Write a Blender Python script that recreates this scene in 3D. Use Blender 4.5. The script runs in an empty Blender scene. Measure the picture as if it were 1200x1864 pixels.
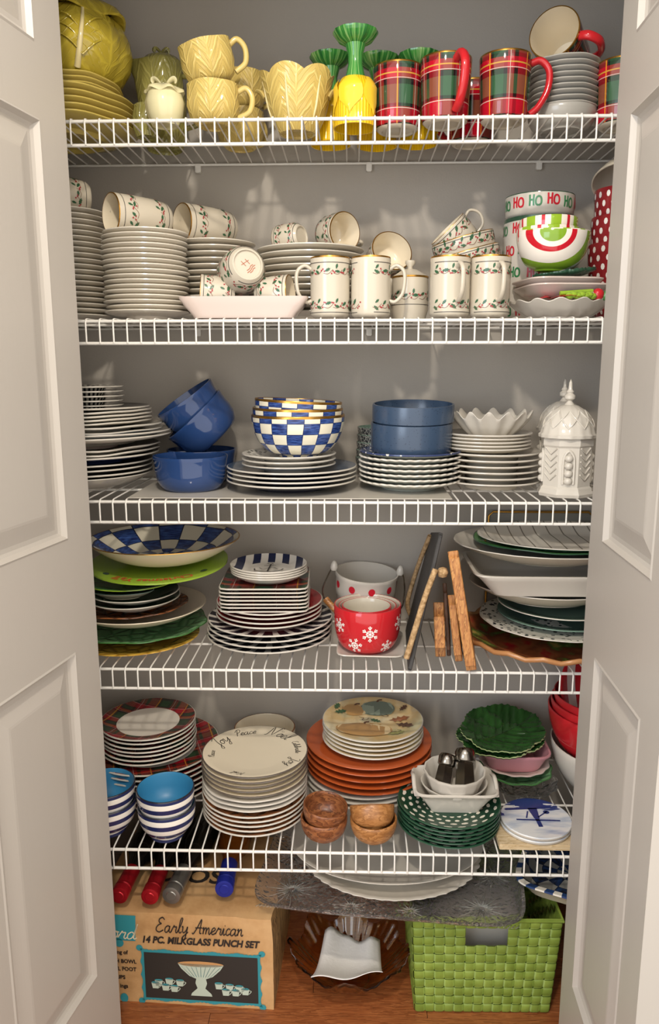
import bpy, bmesh, math, random
from math import pi, sin, cos, tan, atan2, sqrt, radians, degrees, hypot
from mathutils import Vector, Matrix, Euler

random.seed(7)
SC = bpy.context.scene
COL = SC.collection

# ------------------------------------------------------------------ camera
F = 1389.5                                   # focal length in pixels of the 1200 x 1864 frame
CAM = Vector((0.0, -1.4305, 1.31))
PITCH, ROLL, YAW = radians(10.839), radians(-0.092), radians(1.695)
cam_d = bpy.data.cameras.new('camera')
cam = bpy.data.objects.new('camera', cam_d)
COL.objects.link(cam)
cam_d.sensor_fit = 'HORIZONTAL'
cam_d.sensor_width = 36.0
cam_d.lens = 36.0 * F / 1200.0
cam_d.clip_start = 0.05
cam.location = CAM
RM = Matrix.Rotation(YAW, 3, 'Z') @ Matrix.Rotation(pi / 2 - PITCH, 3, 'X') @ Matrix.Rotation(ROLL, 3, 'Z')
cam.rotation_euler = RM.to_euler()
SC.camera = cam

# ------------------------------------------------------------------ world, lamps, exposure
SC.view_settings.view_transform = 'Standard'
SC.view_settings.look = 'None'
SC.view_settings.gamma = 1.0
SC.view_settings.use_curve_mapping = False
SC.view_settings.exposure = 0.0
wd = bpy.data.worlds.new('world')
SC.world = wd
wd.use_nodes = True
wd.node_tree.nodes['Background'].inputs[0].default_value = (1.0, 0.945, 0.875, 1)
wd.node_tree.nodes['Background'].inputs[1].default_value = 2.15


def area(name, loc, target, size, power, color, shape='DISK', size_y=None):
    d = bpy.data.lights.new(name, 'AREA')
    d.shape = shape
    d.size = size
    if size_y:
        d.size_y = size_y
    d.energy = power
    d.color = color
    o = bpy.data.objects.new(name, d)
    COL.objects.link(o)
    o.location = loc
    o.rotation_euler = (Vector(target) - Vector(loc)).to_track_quat('-Z', 'Y').to_euler()
    return o


area('ceiling_lamp', (-0.08, -1.35, 2.42), (0.0, 0.1, 0.9), 0.10, 18.0, (1.0, 0.91, 0.79))
area('window_daylight', (-1.5, -2.6, 1.7), (0.5, 0.2, 0.8), 1.0, 24.0, (0.62, 0.78, 1.0), 'RECTANGLE', 1.4)

# ------------------------------------------------------------------ pixel <-> world helpers


def ray(px, py):
    return RM @ Vector(((px - 600) / F, (932 - py) / F, -1.0))


def PY(px, py, Y):
    d = ray(px, py)
    return CAM + d * ((Y - CAM.y) / d.y)


def PZ(px, py, Z):
    d = ray(px, py)
    return CAM + d * ((Z - CAM.z) / d.z)


RMI = RM.transposed()


def PROJ(p):
    c = RMI @ (Vector(p) - CAM)
    return (600 + F * c.x / -c.z, 932 - F * c.y / -c.z)


def DEP(Y, z):
    return -(RMI @ (Vector((0, Y, z)) - CAM)).z


def XX(px, Y, z):
    return PY(px, PROJ((0, Y, z))[1], Y).x


def ZY(py, Y, px=600):
    return PY(px, py, Y).z


def MM(px, Y, z):
    return px * DEP(Y, z) / F


# ------------------------------------------------------------------ materials


def lin(c):
    if isinstance(c, str):
        c = [int(c[i:i + 2], 16) / 255 for i in (0, 2, 4)]
    return tuple(((x / 12.92) if x <= 0.04045 else ((x + 0.055) / 1.055) ** 2.4) for x in c) + (1.0,)


class NB:
    def __init__(self, name, base='cccccc', rough=0.2, metal=0.0, coat=0.0, trans=0.0, ior=1.5, spec=0.5):
        m = bpy.data.materials.new(name)
        m.use_nodes = True
        self.m, self.t = m, m.node_tree
        self.b = self.t.nodes['Principled BSDF']
        self.b.inputs['Base Color'].default_value = lin(base)
        self.b.inputs['Roughness'].default_value = rough
        self.b.inputs['Metallic'].default_value = metal
        self.b.inputs['Coat Weight'].default_value = coat
        self.b.inputs['Coat Roughness'].default_value = 0.06
        self.b.inputs['Transmission Weight'].default_value = trans
        self.b.inputs['IOR'].default_value = ior
        self.b.inputs['Specular IOR Level'].default_value = spec
        self._c = None

    def n(self, typ, **kw):
        x = self.t.nodes.new('ShaderNode' + typ)
        for k, v in kw.items():
            setattr(x, k, v)
        return x

    def L(self, a, b):
        if hasattr(a, 'is_output'):
            self.t.links.new(a, b)
        else:
            b.default_value = a

    def math(self, op, a, b=0.0, c=None):
        x = self.n('Math', operation=op)
        self.L(a, x.inputs[0])
        self.L(b, x.inputs[1])
        if c is not None:
            self.L(c, x.inputs[2])
        return x.outputs[0]

    def co(self):
        if self._c is None:
            tc = self.n('TexCoord')
            s = self.n('SeparateXYZ')
            self.t.links.new(tc.outputs['Object'], s.inputs[0])
            x, y, z = s.outputs
            rad = self.math('SQRT', self.math('ADD', self.math('MULTIPLY', x, x), self.math('MULTIPLY', y, y)))
            ang = self.math('ARCTAN2', y, x)
            self._c = dict(v=tc.outputs['Object'], x=x, y=y, z=z, r=rad, a=ang)
        return self._c

    def vec(self, x, y, z):
        c = self.n('CombineXYZ')
        self.L(x, c.inputs[0]); self.L(y, c.inputs[1]); self.L(z, c.inputs[2])
        return c.outputs[0]

    def ramp(self, fac, stops, const=True):
        r = self.n('ValToRGB')
        r.color_ramp.interpolation = 'CONSTANT' if const else 'LINEAR'
        e = r.color_ramp.elements
        while len(e) < len(stops):
            e.new(0.5)
        for i, (p, c) in enumerate(stops):
            e[i].position = p
        for i, (p, c) in enumerate(stops):
            e[i].position = p
            e[i].color = lin(c)
        self.L(fac, r.inputs[0])
        return r.outputs[0]

    def mix(self, fac, a, b, mode='MIX'):
        x = self.n('Mix', data_type='RGBA', blend_type=mode)
        self.L(fac, x.inputs[0])
        self.L(lin(a) if isinstance(a, (str,)) else a, x.inputs[6])
        self.L(lin(b) if isinstance(b, (str,)) else b, x.inputs[7])
        return x.outputs[2]

    def noise(self, scale, detail=2.0, vec=None, rough=0.5):
        x = self.n('TexNoise')
        x.inputs['Scale'].default_value = scale
        x.inputs['Detail'].default_value = detail
        x.inputs['Roughness'].default_value = rough
        self.L(vec if vec is not None else self.co()['v'], x.inputs['Vector'])
        return x.outputs[0]

    def voro(self, scale, feature='F1', vec=None, rnd=1.0):
        x = self.n('TexVoronoi', feature=feature)
        x.inputs['Scale'].default_value = scale
        x.inputs['Randomness'].default_value = rnd
        self.L(vec if vec is not None else self.co()['v'], x.inputs['Vector'])
        return x

    def color(self, s):
        self.t.links.new(s, self.b.inputs['Base Color'])
        return self

    def bump(self, h, dist=0.001, strength=1.0):
        x = self.n('Bump')
        x.inputs['Strength'].default_value = strength
        x.inputs['Distance'].default_value = dist
        self.L(h, x.inputs['Height'])
        self.t.links.new(x.outputs[0], self.b.inputs['Normal'])
        return self


def gloss(name, c, rough=0.12, **k):
    """glazed ceramic with a trace of uneven glaze"""
    n = NB(name, c, rough, **k)
    w = n.noise(9.0, 1.0)
    n.color(n.mix(n.math('MULTIPLY', w, 0.12), c, '8a8478'))
    return n.m


def plaid_nodes(n, u, v):
    cu = n.ramp(n.math('FRACT', u), [(0, 'a61224'), (.14, '1c1819'), (.2, '2a4c33'), (.46, '1c1819'), (.55, 'a01224'), (.72, '301618'), (.82, 'a61224')])
    cv = n.ramp(n.math('FRACT', v), [(0, '201c1a'), (.06, 'ba1428'), (.29, '151312'), (.34, '35603f'), (.62, '1c1a18'), (.70, 'ba1428'), (.86, '22281f'), (.92, '2c4a32')])
    c = n.mix(0.5, cu, cv)
    for s, p, w, col in ((u, .1, .012, 'd89a26'), (v, .79, .010, 'c0903a'), (u, .62, .006, 'c8bcb0'), (v, .275, .005, 'c8bcb0'), (v, .715, .005, 'c0b4a8')):
        d = n.math('ABSOLUTE', n.math('SUBTRACT', n.math('FRACT', s), p))
        c = n.mix(n.math('LESS_THAN', d, w), c, col)
    return c


def checks(n, u, v, a, b, line=None, lw=0.06):
    par = n.math('MODULO', n.math('ADD', n.math('FLOOR', u), n.math('FLOOR', v)), 2.0)
    par = n.math('ABSOLUTE', par)
    c = n.mix(n.math('GREATER_THAN', par, 0.5), a, b)
    if line:
        for s in (u, v):
            d = n.math('ABSOLUTE', n.math('SUBTRACT', n.math('FRACT', s), 0.5))
            c = n.mix(n.math('GREATER_THAN', d, 0.5 - lw / 2), c, line)
    return c


def blue_brush(n, dark='16265c', light='4a68ad', sc=(6, 60, 60)):
    c = n.co()
    w = n.noise(1.0, 3.0, n.vec(n.math('MULTIPLY', c['a'], sc[0]), n.math('MULTIPLY', c['z'], sc[1] * 8), n.math('MULTIPLY', c['r'], sc[2])))
    return n.ramp(w, [(.35, dark), (.7, light)], False)


M = {}
M['white'] = gloss('white_glaze', 'cdc6ba')
M['warm_white'] = gloss('warm_white_glaze', 'c9bfac')
M['cream'] = gloss('cream_glaze', 'e6d9bf')
M['grey_white'] = gloss('grey_white_glaze', 'd3ccc0')
M['bowl_grey'] = gloss('pale_grey_glaze', 'dad2c3', 0.2)
M['shade_grey'] = gloss('shaded_grey_glaze', 'a9a59c', 0.2)  # pale grey glaze darkened to paint in shade on plate undersides and deep bowl
M['pink_white'] = gloss('pinkish_white_glaze', 'd2c0b6')
M['navy'] = gloss('navy_glaze', '1b2f5e', 0.08)
M['dark_navy'] = gloss('dark_navy_glaze', '171a2c', 0.15)
M['charcoal'] = gloss('charcoal_glaze', '2c2b2d', 0.15)
M['slate_blue'] = gloss('slate_blue_glaze', '44566c', 0.1)
M['cobalt'] = gloss('cobalt_glaze', '133a70', 0.06)
M['turquoise'] = gloss('turquoise_glaze', '2f86b4', 0.38)
M['red'] = gloss('red_glaze', 'c01220', 0.1)
M['dark_red'] = gloss('dark_red_glaze', '8e1620', 0.15)
M['orange'] = gloss('burnt_orange_glaze', 'b5501c', 0.12)
M['lime'] = gloss('lime_glaze', '8fb02e', 0.15)
M['green'] = gloss('leaf_green_glaze', '3f7a3a', 0.12)
M['dark_green'] = gloss('dark_green_glaze', '1d4a34', 0.12)
M['grey_green'] = gloss('grey_green_glaze', '6f8a7c', 0.15)
M['pink'] = gloss('rose_pink_glaze', 'c98a92', 0.15)
M['brown'] = gloss('brown_glaze', '7a4a26', 0.2)
M['mustard'] = gloss('mustard_glaze', 'd8a63a', 0.18)
M['gold'] = NB('gold_band', 'b98a3e', 0.25, 0.9).m
M['steel'] = NB('polished_steel', '9a948c', 0.22, 1.0).m
M['chrome_dark'] = NB('shaker_metal', '8a857d', 0.18, 1.0).m
M['wire'] = NB('white_wire_coating', 'e2ded6', 0.35).m
M['black_print'] = NB('black_print', '2a2522', 0.5).m
M['leaf_print'] = NB('holly_leaf_print', '2f5a3c', 0.3).m
M['berry_print'] = NB('berry_print', 'a03038', 0.3).m
M['vine_print'] = NB('vine_print', '7a5a48', 0.4).m
M['line_print'] = NB('grey_line_print', '4a4642', 0.4).m
M['red_print'] = NB('red_print', 'c02030', 0.3).m
M['green_print'] = NB('green_print', '2f7a48', 0.3).m
M['white_print'] = NB('white_print', 'f2ece4', 0.35).m
M['rust_print'] = NB('rust_print', 'b0684a', 0.4).m
M['cork'] = NB('cork', 'b08a5a', 0.8).m


def m_cabbage(name, c1, c2, leaves=5, rows=34.0, phase=0.0):
    """glazed leaf relief: a midrib on each leaf and slanting side veins"""
    n = NB(name, c1, 0.1)
    c = n.co()
    wob = n.math('MULTIPLY', n.math('SUBTRACT', n.noise(26.0, 3.0), .5), 1.15)
    u = n.math('ADD', n.math('MULTIPLY', n.math('ADD', c['a'], phase + 6.2832), leaves / (2 * pi)), n.math('MULTIPLY', wob, .12))
    fu = n.math('ABSOLUTE', n.math('SUBTRACT', n.math('FRACT', u), .5))
    w = n.math('FRACT', n.math('ADD', n.math('SUBTRACT', n.math('MULTIPLY', c['z'], rows), n.math('MULTIPLY', fu, 2.6)), wob))
    vein = n.math('ABSOLUTE', n.math('SUBTRACT', w, .5))
    w2 = n.math('FRACT', n.math('ADD', n.math('SUBTRACT', n.math('MULTIPLY', c['z'], rows * 2.3), n.math('MULTIPLY', fu, 7.5)), n.math('MULTIPLY', wob, 1.8)))
    vein2 = n.math('ADD', n.math('ABSOLUTE', n.math('SUBTRACT', w2, .5)), .06)
    d = n.math('MINIMUM', n.math('MULTIPLY', vein, 5.0), n.math('MULTIPLY', fu, 22.0))
    d = n.math('MINIMUM', d, n.math('MULTIPLY', vein2, 6.0))
    h = n.math('SUBTRACT', 1.0, n.math('MINIMUM', d, 1.0))
    big = n.noise(11.0, 2.0)
    n.color(n.mix(n.math('MULTIPLY', big, 0.6), n.mix(h, n.mix(.5, c1, c2), c1), c2))
    n.bump(h, 0.0016, 0.65)
    return n.m


M['cab_yellow'] = m_cabbage('yellow_cabbage_glaze', 'cfba44', '98842a', 5, 24.0, 1.2)
M['cab_plate'] = gloss('yellow_plate_glaze', 'c0aa54', 0.15)
M['cab_olive'] = m_cabbage('olive_cabbage_glaze', 'a8a160', '7c7638', 5, 30.0)
M['cab_pale'] = gloss('pale_yellow_glaze', 'dcd4a8', 0.12)
M['cab_cream'] = m_cabbage('buttery_cabbage_glaze', 'e6d080', 'bc9e52', 6, 42.0, 1.0)
M['cab_smooth'] = gloss('butter_yellow_glaze', 'd4bc70', 0.12)
M['rib'] = gloss('pale_leaf_rib', 'e2d29c', 0.12)


def m_stem():
    n = NB('streaked_green_glaze', '3f8a3f', 0.1)
    c = n.co()
    w = n.noise(1.0, 3.0, n.vec(n.math('MULTIPLY', c['a'], 9.0), n.math('MULTIPLY', c['z'], 8.0), n.math('MULTIPLY', c['r'], 20.0)))
    n.color(n.ramp(w, [(.3, '1f5a2a'), (.5, '3f8a3c'), (.72, '9cbf78')], False))
    return n.m


M['stem'] = m_stem()


def m_yellow():
    n = NB('squash_yellow_glaze', 'f0c420', 0.08)
    c = n.co()
    w = n.math('SINE', n.math('MULTIPLY', c['a'], 40.0))
    n.color(n.mix(n.math('MULTIPLY', n.math('ADD', w, 1.0), 0.22), 'f4cb22', 'd59a10'))
    n.bump(w, 0.0006, 0.5)
    return n.m


M['squash'] = m_yellow()
M['squash_pale'] = gloss('squash_petal_glaze', 'f2ca2c', .08)


def m_plaid_mug():
    n = NB('plaid_mug_print', 'b01828', 0.07)
    c = n.co()
    n.color(plaid_nodes(n, n.math('MULTIPLY', n.math('ADD', c['a'], 4.0), 4.0 / (2 * pi)), n.math('MULTIPLY', c['z'], 1 / 0.1125)))
    return n.m


M['plaid_mug'] = m_plaid_mug()


def m_plaid_plate(R, inner):
    n = NB('plaid_rim_print', 'e9e4da', 0.1)
    c = n.co()
    p = plaid_nodes(n, n.math('MULTIPLY', n.math('ADD', c['x'], 1.0), 1 / 0.075), n.math('MULTIPLY', n.math('ADD', c['y'], 1.0), 1 / 0.075))
    p = n.mix(.3, p, '3a1416')
    n.color(n.mix(n.math('GREATER_THAN', c['r'], R * inner), 'e6dfd2', p))
    return n.m


def m_check_out(nu, vs, name, z0=0.0, white='e8e0c8'):
    n = NB(name, 'e8e0c8', 0.1)
    c = n.co()
    u = n.math('MULTIPLY', n.math('ADD', c['a'], pi), nu / (2 * pi))
    u = n.math('ADD', u, n.math('MULTIPLY', n.math('SINE', n.math('MULTIPLY', c['z'], 60)), .06))
    v = n.math('MULTIPLY', n.math('ADD', c['z'], 1.0 + z0), 1 / vs)
    n.color(checks(n, u, v, white, blue_brush(n), '22305c', .05))
    return n.m


def m_check_rad(nu, vs, name, white='d9d2bd', dark='16265c', light='3c5c9c'):
    n = NB(name, 'e8e0c8', 0.12)
    c = n.co()
    u = n.math('ADD', n.math('MULTIPLY', n.math('ADD', c['a'], pi), nu / (2 * pi)), n.math('MULTIPLY', n.noise(9.0, 1.0), .25))
    v = n.math('ADD', n.math('MULTIPLY', c['r'], 1 / vs), n.math('MULTIPLY', n.noise(14.0, 1.0), .25))
    n.color(checks(n, u, v, white, blue_brush(n, dark, light), '1a2038', .05))
    return n.m


def m_wood(name, c1, c2, c3=None, scale=(1, 1, 1), rough=.45, rnd=False, freq=6.0, bump=0.0):
    n = NB(name, c1, rough)
    c = n.co()
    off = 0.0
    if rnd:
        oi = n.n('ObjectInfo')
        off = n.math('MULTIPLY', oi.outputs['Random'], 7.0)
    v = n.vec(n.math('MULTIPLY', n.math('ADD', c['x'], off), scale[0]), n.math('MULTIPLY', n.math('ADD', c['y'], off), scale[1]), n.math('MULTIPLY', c['z'], scale[2]))
    w = n.noise(freq, 4.0, v, 0.6)
    rings = n.math('FRACT', n.math('MULTIPLY', w, 9.0))
    r2 = n.noise(freq * 5, 3.0, v)
    f = n.math('ADD', n.math('MULTIPLY', rings, 0.55), n.math('MULTIPLY', r2, 0.45))
    col = n.ramp(f, [(.15, c3 or c2), (.45, c2), (.8, c1)], False)
    if rnd:
        col = n.mix(n.math('MULTIPLY', oi.outputs['Random'], .35), col, c2)
    n.color(col)
    if bump:
        n.bump(f, bump, .6)
    return n.m


def m_stripes_z(name, a, b, per, duty=.5, off=0.0):
    n = NB(name, a, 0.15)
    c = n.co()
    f = n.math('FRACT', n.math('MULTIPLY', n.math('ADD', c['z'], off), 1 / per))
    n.color(n.mix(n.math('LESS_THAN', f, duty), a, b))
    return n.m


def m_stripes_ang(name, a, b, k, duty=.5, rmin=0.0, center=None):
    n = NB(name, a, 0.15)
    c = n.co()
    f = n.math('FRACT', n.math('MULTIPLY', n.math('ADD', c['a'], pi), k / (2 * pi)))
    col = n.mix(n.math('LESS_THAN', f, duty), a, b)
    if center:
        col = n.mix(n.math('LESS_THAN', c['r'], rmin), col, center)
    n.color(col)
    return n.m


def m_stripes_x(name, a, b, per, duty=.5, rough=.15, rmin=0.0, center=None):
    n = NB(name, a, rough)
    c = n.co()
    f = n.math('FRACT', n.math('MULTIPLY', n.math('ADD', c['x'], 1.0), 1 / per))
    col = n.mix(n.math('LESS_THAN', f, duty), a, b)
    if center:
        col = n.mix(n.math('LESS_THAN', c['r'], rmin), col, center)
    n.color(col)
    return n.m


def m_speck(name, a, b, scale=60, thr=.25, rough=.15, rnd=.6):
    n = NB(name, a, rough)
    v = n.voro(scale, 'F1', rnd=rnd)
    n.color(n.mix(n.math('LESS_THAN', v.outputs['Distance'], thr), a, b))
    return n.m


M['plaid_plate_s'] = m_plaid_plate(0.105, .66)
M['plaid_plate_l'] = m_plaid_plate(0.135, .70)
M['check_bowl'] = m_check_out(18, 0.021, 'blue_check_bowl_print')
M['check_platter'] = m_check_rad(16, .038, 'blue_check_platter_print')
M['check_dark'] = m_check_rad(14, .03, 'dark_check_dish_print', '8a8a84', '10131c', '24406e')
M['blue_stripe'] = m_stripes_z('navy_white_stripe_glaze', 'ece6dc', '232a55', .0215, .48, .0045)
M['grey_ribbed'] = NB('ribbed_grey_glaze', 'a3a69c', .15).m
M['speck_blue'] = m_speck('speckled_slate_glaze', '394a60', '263246', 170, .16, .22, 1.0)
M['dark_check_rim'] = m_stripes_ang('black_white_check_rim', 'dcd6c8', '26262c', 26, .5)
M['stripe_plate'] = m_stripes_x('navy_cabana_stripe', 'ddd7cc', '1e2646', .032, .5, .12, .055, 'ddd7cc')
M['stripe_dark'] = m_stripes_ang('charcoal_stripe_rim', 'dcd5ca', '22202a', 22, .62, .085, 'd8d0c4')
M['green_speck'] = None
M['black_speck'] = m_speck('black_floral_print_glaze', 'ddd8cc', '2a2c30', 75, .3, .15, .8)
M['blue_rim'] = m_speck('blue_floral_rim_glaze', '39446a', 'e0dcd4', 95, .3, .15, .9)
M['wood_floor'] = m_wood('red_oak_floor', 'a8683c', '8a4e2a', '6a3a1e', (1.2, 16, 16), .35, True, 4.0)
M['wood_bowl_a'] = m_wood('acacia_wood', 'a0663c', '7c482a', '4e2c18', (1.5, 1.5, 3.5), .35, True, 9.0)
M['wood_bowl_b'] = m_wood('pale_acacia_wood', 'c08a54', '9c6838', '7a4c28', (1.5, 1.5, 4), .35, True, 9.0)
M['wood_board'] = m_wood('olive_wood', 'd09a5a', 'b07440', '6a4020', (10, 2.2, 2.2), .4, True, 5.0)
M['wood_dark'] = m_wood('dark_board_wood', '5a3822', '452a18', '2e1c10', (10, 2, 2), .5, True, 5.0)
M['wood_pale'] = m_wood('pale_pine', 'd8c4a2', 'c8b08a', 'b09468', (1.5, 9, 9), .5, False, 6.0)
M['slate'] = NB('slate', '3a3836', .6)
M['slate'].bump(M['slate'].noise(60, 4.0), .0015)
M['slate'] = M['slate'].m


def m_rope():
    n = NB('jute_rope', 'b08a5c', .85)
    c = n.co()
    n.bump(n.noise(400, 2.0), .001)
    n.color(n.ramp(n.noise(160, 2.0), [(.3, '8a6a42'), (.7, 'c8a67a')], False))
    return n.m


M['rope'] = m_rope()


def m_wall():
    n = NB('taupe_wall_paint', 'a9a298', .75, spec=.3)
    n.bump(n.noise(260, 2.0), .0008, .35)
    return n.m


M['wall'] = m_wall()
M['hall_wall'] = NB('hall_wall_paint', 'd8d8dc', .7).m


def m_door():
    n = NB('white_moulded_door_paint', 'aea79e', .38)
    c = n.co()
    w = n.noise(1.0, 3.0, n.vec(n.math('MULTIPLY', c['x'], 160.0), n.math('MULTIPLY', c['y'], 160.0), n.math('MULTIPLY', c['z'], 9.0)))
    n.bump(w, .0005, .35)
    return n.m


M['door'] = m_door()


def m_cardboard():
    n = NB('worn_cardboard', 'c49a68', .75)
    w = n.noise(9.0, 5.0, None, .65)
    w2 = n.noise(60.0, 3.0)
    n.color(n.mix(n.math('MULTIPLY', w2, .4), n.ramp(w, [(.3, 'a87c4c'), (.5, 'c69c6a'), (.75, 'd2ac7c')], False), 'a07848'))
    n.bump(w2, .0008, .4)
    return n.m


M['cardboard'] = m_cardboard()


def m_cardside():
    n = NB('woodgrain_printed_cardboard', 'a08050', .75)
    c = n.co()
    w = n.noise(1.0, 3.0, n.vec(n.math('MULTIPLY', c['x'], 60), n.math('MULTIPLY', c['y'], 60), n.math('MULTIPLY', c['z'], 7)))
    n.color(n.ramp(n.math('FRACT', n.math('MULTIPLY', w, 7)), [(.0, '3e2c1a'), (.3, '8a683e'), (.8, 'b08c58')], False))
    return n.m


M['cardside'] = m_cardside()


def m_amber():
    n = NB('amber_glass', 'f0c88c', .04, trans=1.0, ior=1.2, coat=.6)
    return n.m


M['amber'] = m_amber()


def m_cutglass():
    n = NB('pressed_glass', 'f2eeec', .05, trans=.95, ior=1.25, coat=.5)
    v = n.voro(70, 'DISTANCE_TO_EDGE').outputs['Distance']
    w = n.noise(80, 2.0)
    n.bump(n.math('ADD', n.math('MULTIPLY', v, 2.0), n.math('MULTIPLY', w, .5)), .003, .7)
    return n.m


M['cutglass'] = m_cutglass()
M['clear'] = NB('clear_glass', 'd8dcd6', .05, trans=.9, ior=1.45).m
M['bottle_glass'] = NB('dark_bottle_glass', '14120f', .08).m
M['foil_red'] = NB('red_foil', 'b01c26', .3, .55).m
M['foil_silver'] = NB('silver_foil', '8e8c86', .32, .8).m
M['foil_blue'] = NB('blue_foil', '232f96', .35, .4).m
M['napkin'] = NB('white_paper_napkin', 'ece8e2', .9)
M['napkin'].bump(M['napkin'].noise(150, 3.0), .0008)
M['napkin'] = M['napkin'].m
M['teal_print'] = NB('teal_print', '2f8a94', .6).m
M['dark_panel'] = NB('dark_panel_print', '2c2824', .6).m
M['pale_print'] = NB('pale_glass_print', 'b8c4b4', .6).m
M['buff_print'] = NB('buff_print', 'c0905c', .6).m


def m_weave():
    n = NB('lime_woven_strap', '7c9038', .55)
    oi = n.n('ObjectInfo')
    n.color(n.mix(n.math('MULTIPLY', oi.outputs['Random'], .5), n.ramp(n.noise(30, 2.0), [(.3, '71862e'), (.7, '8ca044')], False), '667a2a'))
    return n.m


M['weave'] = m_weave()


def m_leafplate(name, c1, c2):
    n = NB(name, c1, .1)
    v = n.voro(30, 'DISTANCE_TO_EDGE').outputs['Distance']
    h = n.math('MINIMUM', n.math('MULTIPLY', v, 5.0), 1.0)
    n.color(n.mix(h, c2, c1))
    n.bump(h, .002, .8)
    return n.m


M['leaf_plate'] = m_leafplate('veined_leaf_glaze', '2c5426', '23461f')
M['leaf_sage'] = m_leafplate('sage_relief_glaze', '78a474', '547f58')
M['mustard_relief'] = m_leafplate('mustard_relief_glaze', 'd8ac48', 'b0822c')
M['brown_relief'] = m_leafplate('brown_leaf_relief_glaze', '8a5430', '4a2c18')


def m_pumpkin():
    n = NB('autumn_still_life_print', 'd8cca8', .12)
    c = n.co()
    col = n.ramp(n.noise(14, 3.0), [(.3, 'e8dcb8'), (.55, 'd8b880'), (.75, 'c8c4a0')], False)
    for (x, y, rx, ry, cc) in ((.05, -.05, .03, .018, 'c8bc88'), (-.01, .01, .02, .012, 'c0b494')):
        dx = n.math('MULTIPLY', n.math('SUBTRACT', c['x'], x), 1 / rx)
        dy = n.math('MULTIPLY', n.math('SUBTRACT', c['y'], y), 1 / ry)
        d = n.math('ADD', n.math('ADD', n.math('MULTIPLY', dx, dx), n.math('MULTIPLY', dy, dy)), n.math('MULTIPLY', n.noise(50, 2.0), .8))
        col = n.mix(n.math('LESS_THAN', d, 1.35), col, cc)
    n.color(col)
    return n.m


M['pumpkin'] = m_pumpkin()


def m_delft():
    n = NB('blue_windmill_scene_glaze', 'dcdce0', .12)
    c = n.co()
    v = n.vec(n.math('MULTIPLY', c['x'], 12), n.math('MULTIPLY', c['y'], 40), c['z'])
    s = n.noise(1.0, 3.0, v)
    col = n.ramp(s, [(.42, 'dcdcda'), (.56, 'b8c0cc'), (.75, '7888ac')], False)
    y = n.math('ADD', c['y'], n.math('MULTIPLY', n.math('SUBTRACT', s, .5), .16))
    col = n.mix(n.math('GREATER_THAN', y, .034), col, '2c3a74')
    n.color(col)
    return n.m


M['delft'] = m_delft()


def m_dish_red_leaf():
    n = NB('holly_pie_print', '9a4a2c', .15)
    v = n.noise(16, 3.0)
    n.color(n.ramp(v, [(.32, 'a81e26'), (.42, '9a5a34'), (.55, '7a4428'), (.62, '5c7a34'), (.7, 'd8b060')], False))
    return n.m


M['pie_print'] = m_dish_red_leaf()


def m_ridge():
    n = NB('ridged_white_glaze', 'e6e0d4', .12)
    c = n.co()
    f = n.math('FRACT', n.math('MULTIPLY', n.math('ADD', c['x'], 1.0), 1 / .03))
    n.color(n.mix(n.math('LESS_THAN', f, .1), 'e6e0d4', '8e887c'))
    return n.m


M['ridge'] = m_ridge()


def m_ribbed():
    n = NB('dark_crackled_glaze', '3a3c3e', .2)
    v = n.voro(140, 'DISTANCE_TO_EDGE').outputs['Distance']
    n.color(n.mix(n.math('LESS_THAN', v, .06), '3c3e40', 'a8a8a0'))
    return n.m


M['ribbed_dark'] = m_ribbed()
M['rust_red'] = NB('rust_red_print', 'c0502a', .4).m
M['brown_rim'] = gloss('brown_crust_glaze', 'b27c4c', .25)
M['crust'] = M['brown_rim']
M['tray_grey'] = NB('grey_tray_enamel', '77746c', .4).m


def m_plaid_sq():
    n = NB('dark_tartan_print', 'b01828', 0.1)
    c = n.co()
    n.color(n.mix(.35, plaid_nodes(n, n.math('MULTIPLY', n.math('ADD', c['x'], 1.02), 1 / 0.09), n.math('MULTIPLY', n.math('ADD', c['y'], 1.02), 1 / 0.09)), '1a1a20'))
    return n.m


M['plaid_sq'] = m_plaid_sq()

M['line_edge'] = gloss('dark_edge_line', '5a5048', .2)
M['leaf_edge'] = gloss('pale_leaf_edge', 'b8c48a', .15)
M['rim_dark'] = gloss('trivet_rim', 'c4bcb0', .3)
M['delft_blue'] = NB('delft_blue_print', '24346e', .2).m
M['red_stripe'] = m_stripes_x('red_white_stripe_glaze', 'e8dcd4', 'b81824', .045, .5)
M['amber_liquid'] = NB('amber_bottle', '8a4a12', .08, trans=.5).m
M['tub_grey'] = NB('grey_plastic', '9a968e', .4).m
M['cream_print'] = NB('cream_print', 'e2d4b4', .6).m
M['rim_check'] = m_stripes_ang('blue_white_check_rim_print', 'e2ddd0', '24406e', 24, .5)


def m_trees():
    n = NB('green_tree_print_glaze', '1f4632', .12)
    c = n.co()
    v = n.math('MULTIPLY', c['r'], 1 / .0145)
    row = n.math('FLOOR', v)
    u = n.math('ADD', n.math('MULTIPLY', n.math('ADD', c['a'], pi), 22 / (2 * pi)), n.math('MULTIPLY', row, .5))
    fu = n.math('SUBTRACT', n.math('FRACT', u), .5)
    fv = n.math('SUBTRACT', n.math('FRACT', v), .5)
    d = n.math('ADD', n.math('MULTIPLY', n.math('MULTIPLY', fu, fu), 9.0), n.math('MULTIPLY', n.math('MULTIPLY', fv, fv), 14.0))
    d = n.math('ADD', d, n.math('MULTIPLY', n.math('SUBTRACT', n.noise(120, 2.0), .5), 1.6))
    keep = n.math('MULTIPLY', n.math('LESS_THAN', d, .75), n.math('GREATER_THAN', c['r'], .05))
    keep = n.math('MULTIPLY', keep, n.math('LESS_THAN', c['r'], .1))
    n.color(n.mix(keep, '1f4230', 'e4dccb'))
    return n.m


M['green_speck'] = m_trees()

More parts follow.
